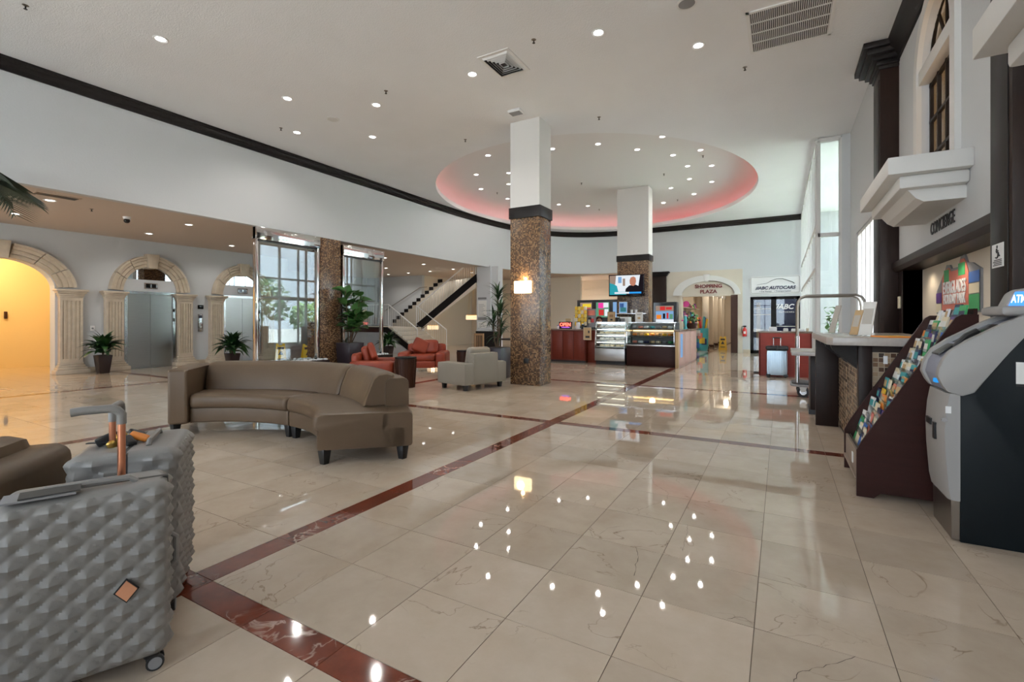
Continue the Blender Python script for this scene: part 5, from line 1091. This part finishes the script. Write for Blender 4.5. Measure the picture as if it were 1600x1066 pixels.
for s in (-1, 1): obj('side_panel', box(bmn(), s * .51 - .015, s * .51 + .015, -.35, .3, 0, .99), 'cherry_red', t, bevel=.003)
obj('top', box(bmn(), -.54, .54, -.38, .33, .99, 1.03), 'granite', t, bevel=.004); obj('shelf', box(bmn(), -.49, .49, -.3, .28, .5, .52), 'cherry_red', t, smooth=False)
for k, (x, w, h, m_, lab) in enumerate([(-.24, .16, .09, 'white', 'white card box on the podium'), (.02, .1, .06, 'paper', 'small stack of cards on the podium'), (.26, .26, .05, 'white', 'flat white tray on the podium'), (.45, .05, .07, 'cream', 'small cream cup on the podium')]):
    q = thing('card_tray', lab, 'tray', (.075 + x, 12.75, 1.03)); obj('tray', box(bmn(), -w / 2, w / 2, -.06, .06, 0, h), m_, q, bevel=.004); obj('cards', box(bmn(), -w / 2 + .01, w / 2 - .01, -.05, .05, h, h + .012), 'paper', q, smooth=False)
t = thing('silver_suitcase', 'ribbed silver blue suitcase with a black bag on top by the podium', 'suitcase', (-.08, 12.28, 0))
bm = bmn(); rbox(bm, (0, 0, .33), (.41, .24, .56), .035, (6, 4, 6)); obj('shell', bm, 'silver_blue', t)
rm = mesh('rib', box(bmn(), -.008, .008, -.128, -.118, .09, .57), 'silver_blue', bevel=.003)
for k in range(10): place('rib', rm, t, (-.16 + k * .0356, 0, 0))
for sx in (-1, 1):
    obj('corner_guard', box(bmn(), sx * .17 - .045, sx * .17 + .045, -.13, .13, .03, .075), 'black', t, bevel=.01); obj('wheel', cyl(bmn(), (sx * .17, -.09, .028), (sx * .17, -.06, .028), .028), 'rubber', t); obj('wheel', cyl(bmn(), (sx * .17, .06, .028), (sx * .17, .09, .028), .028), 'rubber', t)
    obj('pole', cyl(bmn(), (sx * .07, .06, .60), (sx * .07, .06, .88), .009), 'steel', t)
obj('grip', tube(bmn(), [(-.085, .06, .86), (-.08, .06, .89), (.08, .06, .89), (.085, .06, .86)], .014, 8), 'black', t)
t = thing('duffel_bag', 'black rolled bag strapped on the silver suitcase', 'bag', (-.08, 12.24, .61)); bm = bmn(); soft(bm, (0, 0, .05), (.46, .14, .11), .05); obj('bag_body', bm, 'black', t); obj('strap', box(bmn(), -.02, .02, -.072, .072, -.005, .108), 'rubber', t, bevel=.004)
tag(obj('floor_mat', box(bmn(), -.58, -.46, 12.9, 13.3, 0, .02), 'rubber', bevel=.004), 'small dark mat on the floor beside the podium', 'mat')
# ---------------------------------------------------------------- cafe counter and display cases
t = thing('cafe_counter', 'cherry panelled cafe counter right of the mosaic column', 'counter', (-6.2, 13.85, 0))
obj('carcass', box(bmn(), -1.1, 1.05, -.26, .35, .06, .98), 'cherry', t, smooth=False); obj('plinth', box(bmn(), -1.1, 1.05, -.24, .33, 0, .06), 'black', t, smooth=False)
for k in range(6):
    x = -1.08 + k * .355; q = obj('door_panel', box(bmn(), x, x + .335, -.285, -.26, .10, .95), 'cherry', t, bevel=.004)
    obj('raised_field', box(bmn(), x + .06, x + .275, -.292, -.285, .18, .87), 'cherry', q, bevel=.006)
obj('counter_top', box(bmn(), -1.15, 1.08, -.31, .38, .98, 1.02), 'granite', t, bevel=.006)
t = thing('counter_infill', 'dark cherry cabinet between the counter and the steel pastry case', 'cabinet', (-4.98, 14.0, 0)); obj('carcass', box(bmn(), -.16, .16, -.25, .3, 0, .98), 'cherry', t, bevel=.004); obj('top', box(bmn(), -.17, .17, -.27, .3, .98, 1.02), 'granite', t, bevel=.004); obj('drawer', box(bmn(), -.12, .12, -.262, -.25, .62, .92), 'cherry', t, bevel=.004)
def food(parentlab, x, y, z, m, k, w=.13, h=.06, nm='pastry'):
    bm = bmn(); soft(bm, (0, 0, h / 2), (w, .12, h), min(w, h, .12) * .4); o = obj(nm, bm, m, loc=(x, y, z), rot=(0, 0, k * .7)); tag(o, parentlab, nm.replace('_', ' '), 'food in the display cases'); return o
# steel pastry case
t = thing('pastry_case', 'steel pastry case with a sloped glass front and lit shelves', 'display case', (-4.35, 13.75, 0))
obj('feet_bar', box(bmn(), -.44, .44, -.22, .3, 0, .10), 'black', t, smooth=False); obj('base', box(bmn(), -.45, .45, -.30, .32, .10, .46), 'brushed', t, bevel=.006); obj('back', box(bmn(), -.45, .45, .29, .32, .46, 1.24), 'steel', t, smooth=False)
for s in (-1, 1): obj('side_glass', prism(bmn(), [(-.30, .46), (.29, .46), (.29, 1.22), (-.14, 1.22), (-.20, 1.19)], 'x', s * .445 - .004, s * .445 + .004), 'glass_case', t, smooth=False); obj('corner_rail', tube(bmn(), [(s * .44, -.30, .46), (s * .44, -.20, 1.19), (s * .44, -.14, 1.225), (s * .44, .30, 1.225)], .012, 6), 'chrome', t)
bm = bmn(); quad(bm, [(-.44, -.30, .47), (.44, -.30, .47), (.44, -.20, 1.19), (-.44, -.20, 1.19)]); obj('front_glass', bm, 'glass_case', t, smooth=False); obj('top', box(bmn(), -.45, .45, -.15, .32, 1.215, 1.24), 'steel', t, smooth=False)
for i, z in enumerate((.50, .70, .88, 1.06)):
    obj('shelf', box(bmn(), -.43, .43, -.22 + i * .025, .28, z, z + .012), 'white', t, smooth=False); obj('shelf_light', box(bmn(), -.42, .42, -.20 + i * .025, -.185 + i * .025, z + .125, z + .14), 'case_light', t, smooth=False)
    for k in range(5): food('%s pastry on the %s shelf of the steel case, %s from the left' % (['cream', 'white', 'cream', 'white'][i], ['lowest', 'second', 'third', 'top'][i], ['first', 'second', 'third', 'fourth', 'fifth'][k]), -4.35 - .32 + k * .16, 13.75, z + .012, ['cream', 'white', 'cream', 'white'][i], k)
# wide black case on a wood base
t = thing('sandwich_case', 'wide black display case with curved glass on a wooden base', 'display case', (-3.18, 13.75, 0))
obj('base', box(bmn(), -.66, .68, -.32, .35, 0, .56), 'mahogany', t, bevel=.004); obj('tray_rail', box(bmn(), -.68, .68, -.34, .35, .56, .60), 'steel', t, bevel=.004); obj('back', box(bmn(), -.66, .66, .30, .34, .60, 1.22), 'grey_mid', t, smooth=False)
gp = [(-.33, .60), (-.33, .95), (-.30, 1.10), (-.22, 1.19), (-.10, 1.22)]
for s in (-1, 1): obj('end_panel', prism(bmn(), gp + [(.34, 1.22), (.34, .60)], 'x', s * .655 - .015, s * .655 + .015), 'black' if s > 0 else 'glass_case', t, smooth=False); obj('edge_rail', tube(bmn(), [(s * .65, a, b) for a, b in gp], .012, 6), 'chrome', t)
bm = bmn()
for (a, b), (c, d_) in zip(gp, gp[1:]): quad(bm, [(-.64, a, b), (.64, a, b), (.64, c, d_), (-.64, c, d_)])
obj('front_glass', bm, 'glass_case', t); obj('top', box(bmn(), -.67, .67, -.10, .35, 1.21, 1.24), 'glass_case', t, smooth=False); obj('top_rail', box(bmn(), -.67, .67, -.12, -.09, 1.205, 1.235), 'steel', t, smooth=False)
for i, z in enumerate((.62, .83, 1.04)):
    obj('shelf', box(bmn(), -.63, .63, -.27 + i * .05, .29, z, z + .015), 'steel', t, smooth=False); obj('shelf_edge', box(bmn(), -.63, .63, -.28 + i * .05, -.27 + i * .05, z - .015, z + .02), 'black', t, smooth=False)
    if i == 1: obj('warm_light', box(bmn(), -.62, .62, .24, .27, z + .14, z + .165), 'case_warm', t, smooth=False)
    for k in range(7):
        m_ = [['salmon', 'white', 'navy', 'kraft', 'cream', 'grey_mid', 'green'], ['orange', 'kraft', 'yellow', 'orange', 'kraft', 'yellow', 'orange'], ['grey_mid', 'salmon', 'white', 'teal', 'grey_mid', 'kraft', 'white']][i][k]
        food('%s snack on the %s shelf of the black case, %s from left' % (m_.replace('grey_mid', 'grey').replace('kraft', 'brown'), ['bottom', 'warm middle', 'top'][i], ['first', 'second', 'third', 'fourth', 'fifth', 'sixth', 'seventh'][k]), -3.18 - .5 + k * .167, 13.72, z + .015, m_, k, .12, .07, 'snack')
pointlight('case_lamp', (0, -.05, 1.0), 5, t, (1, .6, .28), .08)
t = thing('side_counter', 'pale wood cafe counter running back towards the shop', 'counter', (-2.72, 15.0, 0))
bm = bmn(); box(bm, -.06, .28, -.85, 1.6, 0, .98); box(bm, .235, .28, -1.62, -.85, 0, .98); obj('body', bm, 'pale_wood', t, smooth=False); obj('end_post', box(bmn(), .235, .32, -1.66, -1.60, 0, .98), 'kraft', t, bevel=.004); obj('counter_top', box(bmn(), .215, .36, -1.68, 1.66, .98, 1.03), 'granite', t, bevel=.006)
for k in range(3): obj('panel', box(bmn(), .28, .30, -1.5 + k * 1.04, -.48 + k * 1.04, .04, .95), 'pale_wood', t, bevel=.004)
obj('menu_strip', box(bmn(), .30, .306, -1.25, -.95, .25, .90), 'scr_sky', t, smooth=False, label='narrow blue lit menu strip')
# drinks cooler, television, menu screens
t = thing('drinks_cooler', 'black drinks cooler with a bright printed header', 'cooler', (-3.17, 15.35, 0)); bm = bmn(); box(bm, -.36, .36, -.02, .32, 0, 1.86); obj('cabinet', bm, 'black', t, bevel=.01)
obj('door_frame', prism(bmn(), [(-.34, .1), (.34, .1), (.34, 1.84), (-.34, 1.84), (-.34, .11), (-.27, .17), (-.27, 1.74), (.27, 1.74), (.27, .17), (-.27, .17), (-.34, .11)], 'y', -.05, -.02), 'black_gloss', t, smooth=False)
for a, b, c, d_, m_ in [(-.27, .27, 1.58, 1.74, 'scr_tan'), (-.14, .02, 1.60, 1.72, 'scr_red'), (.04, .22, 1.62, 1.70, 'scr_red'), (-.27, .27, 1.32, 1.575, 'scr_sky'), (-.25, -.10, 1.33, 1.46, 'scr_orange'), (-.05, .02, 1.34, 1.5, 'scr_dark'), (.06, .12, 1.34, 1.52, 'scr_red'), (.15, .25, 1.33, 1.48, 'scr_green'), (-.27, .27, 1.2, 1.315, 'scr_white')]: obj('drink_picture', box(bmn(), a, b, -.06 - .001 * (b - a < .3), -.05, c, d_), m_, t, smooth=False)
t = thing('television', 'wall television on the wide mosaic column', 'television', (-4.62, 16.15, 2.12), R(6)); obj('bezel', box(bmn(), -.60, .60, -.03, .03, 0, .74), 'black_gloss', t, bevel=.006); obj('wall_arm', box(bmn(), -.1, .1, .03, .28, .25, .45), 'black', t, smooth=False)
for nm, poly, m_, o_ in [('picture', [(-.57, .05), (.57, .05), (.57, .71), (-.57, .71)], 'scr_white', 0), ('picture', [(-.57, .05), (-.25, .05), (-.32, .35), (-.57, .5)], 'scr_teal', 1), ('picture', [(-.57, .45), (-.38, .4), (-.35, .71), (-.57, .71)], 'scr_tan', 1), ('picture', [(.30, .05), (.57, .05), (.57, .71), (.46, .71), (.40, .3)], 'scr_dark', 1), ('picture', [(-.05, .05), (.50, .05), (.48, .30), (.32, .38), (.10, .36), (-.02, .25)], 'scr_dark', 2),
                       ('picture', [(.12, .42), (.16, .36), (.24, .34), (.30, .38), (.33, .50), (.31, .62), (.24, .66), (.15, .63), (.11, .53)], 'scr_skin', 3), ('caption_bar', [(-.55, .05), (.0, .05), (.0, .15), (-.55, .15)], 'scr_teal', 4), ('caption_bar', [(-.40, .08), (.10, .08), (.10, .14), (-.40, .14)], 'scr_white', 5), ('caption_bar', [(.10, .08), (.50, .08), (.50, .14), (.10, .14)], 'scr_blue', 5), ('picture', [(-.28, .45), (-.16, .45), (-.16, .66), (-.28, .66)], 'scr_sky', 1), ('picture', [(-.12, .35), (-.04, .35), (-.04, .6), (-.12, .6)], 'scr_tan', 1)]:
    obj(nm, prism(bmn(), poly, 'y', -.034 - .0012 * o_, -.030), m_, t, smooth=False)
t = thing('menu_board', 'black menu wall with bright food screens behind the cafe counter', 'menu board', (-6.15, 17.6, 0)); obj('panel', box(bmn(), -.85, .85, 0, .1, .9, 2.08), 'black', t, smooth=False); obj('stand', box(bmn(), -.85, .85, 0, .25, 0, .9), 'dark_wood', t, smooth=False)
for a, b, c, d_, m_ in [(-.72, -.25, 1.40, 1.98, 'scr_tan'), (-.62, -.27, 1.80, 1.93, 'scr_yellow'), (-.60, -.30, 1.55, 1.76, 'scr_red'), (-.58, -.42, 1.58, 1.72, 'scr_pink'), (-.07, .45, 1.40, 1.98, 'scr_green'), (.02, .25, 1.75, 1.96, 'scr_pink'), (.22, .42, 1.78, 1.96, 'scr_white'), (.04, .24, 1.48, 1.70, 'scr_red'), (.27, .42, 1.45, 1.72, 'scr_white'), (.60, .74, .95, 1.98, 'scr_sky')]: obj('screen', box(bmn(), a, b, -.012 - .003 * ((b - a) < .36), 0, c, d_), m_, t, smooth=False)
t = thing('column_shelf', 'narrow shelf on the wide mosaic column behind the cases', 'shelf', (-4.45, 16.2, 1.50)); obj('board', box(bmn(), -.55, .50, -.12, .2, 0, .03), 'steel', t, smooth=False); obj('lower_cabinet', box(bmn(), -.55, .50, -.1, .2, -1.5, -.35), 'dark_wood', t, smooth=False)
def stand_card(name, label, cat, loc, w, h, m, pm, parts):
    q = thing(name, label, cat, loc); obj('card', box(bmn(), -w / 2, w / 2, -.006, .006, 0, h), m, q, smooth=False); obj('frame', prism(bmn(), [(-w / 2 - .012, -0.0), (w / 2 + .012, 0), (w / 2 + .012, h + .012), (-w / 2 - .012, h + .012), (-w / 2 - .012, .004), (-w / 2, .012), (-w / 2, h), (w / 2, h), (w / 2, .012), (-w / 2, .012), (-w / 2 - .012, .004)], 'y', -.009, .009), pm, q, smooth=False)
    for a, b, c, d_, m_ in parts: obj('print', box(bmn(), a, b, -.009, -.006, c, d_), m_, q, smooth=False)
stand_card('framed_picture', 'framed blue picture on the column shelf', 'picture', (-4.72, 16.1, 1.53), .26, .38, 'scr_sky', 'white', [(-.1, .1, .05, .2, 'teal'), (-.12, .02, .2, .34, 'blue')])
stand_card('menu_card', 'brown menu card standing at the left of the cafe counter', 'menu card', (-5.83, 13.9, 1.02), .18, .32, 'kraft', 'cream', [(-.03, .03, .02, .06, 'black'), (-.05, .05, .14, .24, 'bamboo')])
stand_card('menu_card', 'brown menu card standing on the steel pastry case', 'menu card', (-4.42, 13.85, 1.24), .21, .29, 'kraft', 'bamboo', [(-.03, .04, .04, .09, 'black'), (-.06, .06, .14, .22, 'bamboo')])
stand_card('menu_card', 'brown menu card hanging over the counter front', 'menu card', (-5.05, 13.515, .70), .22, .36, 'kraft', 'cream', [(.02, .07, .20, .28, 'black'), (-.06, .07, .06, .12, 'black')])
stand_card('menu_card', 'white card with a cookie picture on the black case', 'menu card', (-3.58, 13.8, 1.24), .19, .27, 'paper', 'white', [(-.04, .04, .08, .14, 'kraft'), (-.06, .06, .2, .22, 'grey_mid')])
t = thing('microwave', 'white microwave behind the steel pastry case', 'microwave', (-4.6, 15.72, 1.15)); obj('body', box(bmn(), -.22, .22, -.18, .18, 0, .25), 'white', t, bevel=.008); obj('window', box(bmn(), -.16, .10, -.188, -.18, .05, .2), 'grey_mid', t, smooth=False); obj('stand', box(bmn(), -.25, .25, -.2, .2, -1.15, 0), 'dark_wood', t, smooth=False)
t = thing('chip_rack', 'wire rack full of yellow snack bags on the cafe counter', 'rack', (-5.45, 14.0, 1.02))
obj('pole', cyl(bmn(), (0, .06, 0), (0, .06, .72), .012, n=8), 'steel', t); obj('foot', cyl(bmn(), (0, .06, 0), (0, .06, .015), .12, n=16), 'steel', t)
for r_ in range(5): obj('wire', tube(bmn(), [(-.2, .03, .14 + r_ * .12), (.2, .03, .14 + r_ * .12)], .004, 5), 'steel', t)
pm_ = {}
for m_ in ('yellow', 'cream', 'gold_bag'):
    if m_ == 'gold_bag': mat('gold_bag', (.75, .55, .10), .35)
    bm = bmn(); soft(bm, (0, 0, 0), (.09, .035, .12), .016); pm_[m_] = mesh('snack_bag', bm, m_)
for r_ in range(5):
    for c_ in range(4):
        o = place('snack_bag', pm_[['yellow', 'gold_bag', 'yellow', 'cream'][(r_ * 3 + c_) % 4]], None, (-5.45 - .15 + c_ * .1, 14.0, 1.02 + .16 + r_ * .12), (R(-8), R(8 * ((r_ + c_) % 3 - 1)), 0)); tag(o, 'yellow snack bag on the wire rack, %s row from the bottom, %s from the left' % (['first', 'second', 'third', 'fourth', 'fifth'][r_], ['first', 'second', 'third', 'fourth'][c_]), 'snack bag', 'snack bags on the rack')
t = thing('snack_poster', 'grey poster with red food pictures on the cafe counter', 'poster', (-5.32 + .17, 14.12, 1.02)); obj('board', box(bmn(), -.15, .15, 0, .012, .05, .62), 'grey_mid', t, smooth=False); obj('foot', box(bmn(), -.12, .12, -.05, .06, 0, .05), 'black', t, smooth=False)
for a, b, c, d_, m_ in [(-.12, .12, .42, .58, 'salmon'), (-.1, .0, .3, .36, 'black'), (-.03, .09, .2, .32, 'red'), (-.1, 0, .18, .28, 'cream')]: obj('print', box(bmn(), a, b, -.004, 0, c, d_), m_, t, smooth=False)
t = thing('open_sign', 'red neon open sign on the cafe counter', 'neon sign', (-5.85, 13.72, 1.02)); obj('back_board', box(bmn(), -.22, .22, 0, .03, .02, .22), 'black', t, bevel=.004); text('neon_letters', 'OPEN', .15, 'neon_red', t, (0, -.01, .13), FACE_NY, .006, bold=.002, sx=.95); obj('neon_underline', tube(bmn(), [(-.12, -.01, .05), (.14, -.01, .05)], .008, 6), 'neon_violet', t); obj('foot', box(bmn(), -.2, .2, -.02, .06, 0, .02), 'black', t, smooth=False)
def jar(name, label, cat, loc, prof, m, cap):
    q = thing(name, label, cat, loc); obj('body', lathe(bmn(), prof, (0, 0), 16), m, q); r_, z_ = prof[-1]; obj('lid', cyl(bmn(), (0, 0, z_), (0, 0, z_ + .02), r_ * 1.08, n=16), cap, q); return q
jar('tip_jar', 'white mug shaped jar beside the neon sign', 'jar', (-5.42, 13.7, 1.02), [(0, 0), (.06, 0), (.065, .16), (.05, .20)], 'white', 'grey_mid'); jar('bottle', 'blue and white bottle at the left of the snack rack', 'bottle', (-5.68, 14.05, 1.02), [(0, 0), (.04, 0), (.04, .25), (.02, .33), (.018, .40)], 'paper', 'blue'); jar('candy_jar', 'small black jar on the cafe counter by the poster', 'jar', (-5.27, 13.72, 1.02), [(0, 0), (.045, 0), (.05, .11), (.04, .14)], 'black', 'steel'); jar('cup', 'small white cup on the counter left end', 'cup', (-6.08, 13.68, 1.02), [(0, 0), (.03, 0), (.038, .09), (.038, .1)], 'white', 'purple')
jar('cup', 'left white cup on the column shelf', 'cup', (-4.42, 16.1, 1.53), [(0, 0), (.04, 0), (.045, .09), (.045, .10)], 'white', 'paper'); jar('cup', 'right white cup on the column shelf', 'cup', (-4.28, 16.1, 1.53), [(0, 0), (.04, 0), (.045, .09), (.045, .10)], 'white', 'paper'); jar('coffee_machine', 'dark coffee machine behind the counter', 'coffee machine', (-4.6, 14.95, 1.02), [(0, 0), (.14, 0), (.14, .30), (.10, .36)], 'black_gloss', 'steel')
t = thing('back_bench', 'dark work bench behind the cafe cases', 'bench', (-4.5, 15.0, 0)); obj('top', box(bmn(), -.35, .8, -.25, .3, .97, 1.02), 'steel', t, smooth=False); obj('cabinet', box(bmn(), -.33, .78, -.22, .28, 0, .97), 'dark_wood', t, smooth=False)
t = thing('flower_display', 'busy display of souvenirs and silk flowers on the side counter', 'flower display', (-2.5, 16.0, 1.03)); obj('basket', lathe(bmn(), [(0, 0), (.16, 0), (.2, .16), (.17, .16)], (0, 0), 16), 'walnut', t); rnd = random.Random(21)
for k in range(36):
    bm = bmn(); sz = rnd.uniform(.05, .1); rbox(bm, (0, 0, 0), (sz, sz, sz), sz * .45, (3, 3, 3)); obj('blossom', bm, rnd.choice(['leaf_dark', 'leaf', 'walnut', 'teal', 'salmon', 'orange', 'pink', 'cream', 'green']), t, loc=(rnd.uniform(-.22, .22), rnd.uniform(-.5, .5), rnd.uniform(.12, .42)))
for k in range(14): leaf(t, 'small', (rnd.uniform(-.1, .1), rnd.uniform(-.3, .3), .2), rnd.uniform(0, 6), R(rnd.uniform(20, 80)), 2)
jar('statuette', 'white statuette on the side counter near the round shop sign', 'statue', (-2.45, 14.7, 1.03), [(0, 0), (.06, 0), (.03, .1), (.05, .25), (.03, .38)], 'teal', 'white')

# ---------------------------------------------------------------- person behind the counter (seated)
def skin(name, V, E_, m, parent, sub=2):
    me = bpy.data.meshes.new(name); me.from_pydata([v[0] for v in V], E_, []); o = bpy.data.objects.new(name + '_src', me); COL.objects.link(o)
    md = o.modifiers.new('s', 'SKIN')
    for i, v in enumerate(V): me.skin_vertices[0].data[i].radius = v[1]
    me.skin_vertices[0].data[0].use_root = True
    s = o.modifiers.new('d', 'SUBSURF'); s.levels = sub; s.render_levels = sub; bpy.context.view_layer.update()
    out = bpy.data.meshes.new_from_object(o.evaluated_get(bpy.context.evaluated_depsgraph_get())); bpy.data.objects.remove(o)
    out.materials.clear(); out.materials.append(M[m])
    for p in out.polygons: p.use_smooth = True
    return place(name, out, parent)
pz = thing('person', 'person in a dark top seated behind the cafe counter', 'person', (-5.18, 14.95, 0), R(25))
V = [((0, 0, .60), (.16, .12)), ((0, 0, .76), (.13, .10)), ((0, -.01, .93), (.15, .10)), ((0, 0, 1.04), (.10, .08)), ((0, -.01, 1.11), (.05, .05)), ((0, -.02, 1.19), (.07, .085)), ((0, -.025, 1.28), (.078, .098)), ((0, -.015, 1.36), (.068, .082))]
E_ = [(i, i + 1) for i in range(7)]
for s in (-1, 1):
    b = len(V); V += [((s * .17, 0, 1.01), (.055, .055)), ((s * .23, -.05, .78), (.042, .042)), ((s * .16, -.25, .72), (.034, .034)), ((s * .13, -.33, .715), (.03, .018)), ((s * .12, -.38, .71), (.038, .015))]; E_ += [(3, b), (b, b + 1), (b + 1, b + 2), (b + 2, b + 3), (b + 3, b + 4)]
    for k, (dx, ln) in enumerate(((-.032, .06), (-.011, .075), (.011, .07), (.032, .052))): c = len(V); V += [((s * .12 + dx, -.415, .71), (.009, .009)), ((s * .12 + dx * 1.2, -.415 - ln, .695), (.007, .007))]; E_ += [(b + 4, c), (c, c + 1)]
    c = len(V); V += [((s * .12 - s * .045, -.36, .70), (.010, .010)), ((s * .12 - s * .06, -.395, .69), (.008, .008))]; E_ += [(b + 3, c), (c, c + 1)]
    b = len(V); V += [((s * .10, -.02, .54), (.09, .09)), ((s * .12, -.36, .52), (.065, .065)), ((s * .12, -.38, .12), (.045, .045)), ((s * .12, -.46, .05), (.04, .03))]; E_ += [(0, b), (b, b + 1), (b + 1, b + 2), (b + 2, b + 3)]
skin('body', V, E_, 'skin', pz, 2)
Vs = [((0, 0, .60), (.175, .135)), ((0, 0, .76), (.145, .115)), ((0, -.01, .93), (.165, .115)), ((0, 0, 1.045), (.11, .09))]; Es = [(0, 1), (1, 2), (2, 3)]
for s in (-1, 1): b = len(Vs); Vs += [((s * .175, 0, 1.01), (.066, .066)), ((s * .235, -.05, .78), (.053, .053)), ((s * .17, -.23, .725), (.043, .043))]; Es += [(3, b), (b, b + 1), (b + 1, b + 2)]
skin('shirt', Vs, Es, 'black', pz, 2)
bm = bmn(); rbox(bm, (0, .01, 1.32), (.20, .23, .22), .095, (8, 8, 8)); bmesh.ops.delete(bm, geom=[v for v in bm.verts if v.co.y < -.05 and v.co.z < 1.37], context='VERTS'); obj('hair', bm, 'hair', pz)
bm = bmn(); soft(bm, (0, -.125, 1.265), (.025, .03, .04), .011); obj('nose', bm, 'skin', pz)
for s in (-1, 1): bm = bmn(); rbox(bm, (s * .03, -.118, 1.29), (.022, .012, .012), .005, (3, 3, 3)); obj('eye', bm, 'black', pz); bm = bmn(); soft(bm, (s * .083, -.01, 1.27), (.018, .04, .06), .008); obj('ear', bm, 'skin', pz)
bm = bmn(); soft(bm, (0, -.112, 1.22), (.05, .012, .014), .005); obj('mouth', bm, 'salmon', pz)
t = thing('stool', 'dark stool under the person behind the counter', 'stool', (-5.18, 14.97, 0)); obj('seat', cyl(bmn(), (0, 0, .43), (0, 0, .47), .18, n=20), 'black', t)
for k in range(4): a = R(45 + 90 * k); obj('leg', cyl(bmn(), (.12 * math.cos(a), .12 * math.sin(a), .43), (.18 * math.cos(a), .18 * math.sin(a), 0), .012, n=8), 'black', t)

# ---------------------------------------------------------------- outside: pavement and planting beyond the glass
mat('pavement', (.62, .61, .59), .8)
bm = bmn(); box(bm, -60, 60, -60, 60, -.45, -.32); struct('ground', bm, 'pavement', smooth=False, label='paved ground outside the glass')
def shrub(label, loc, r, h, seed, m):
    q = thing('shrub', label, 'shrub', loc, group='planting outside the glass'); rnd = random.Random(seed); bm = bmn()
    for k in range(500):
        a, b = rnd.uniform(0, 2 * PI), math.acos(rnd.uniform(-.6, 1)); rr_ = rnd.uniform(.7, 1); c = Vector((r * rr_ * math.sin(b) * math.cos(a), r * rr_ * math.sin(b) * math.sin(a), h * .55 + h * .45 * rr_ * math.cos(b))); u = Vector((rnd.uniform(-1, 1), rnd.uniform(-1, 1), rnd.uniform(-1, 1))).normalized() * r * .16; v = u.orthogonal().normalized() * r * .08
        bm.faces.new([bm.verts.new(p) for p in (c - u, c + v, c + u, c - v)])
    f_ = obj('foliage', bm, m, q); f_['kind'] = 'stuff'; obj('trunk', cyl(bmn(), (0, 0, -.32), (0, 0, h * .6), .06, .03, 8), 'stem', q)
for k, (x, y, r_, h_) in enumerate([(6.5, 14.5, 1.3, 3.0), (6.8, 17.5, 1.5, 4.0), (6.2, 20.5, 1.3, 2.6), (7.0, 10.5, 1.5, 3.6)]): shrub(['rounded green shrub outside opposite the vestibule pane', 'tallest green tree outside the vestibule', 'low green shrub outside the far vestibule end', 'green tree outside the low window'][k], (x, y, 0), r_, h_, k, ['leaf_light', 'leaf', 'leaf_light', 'leaf'][k])
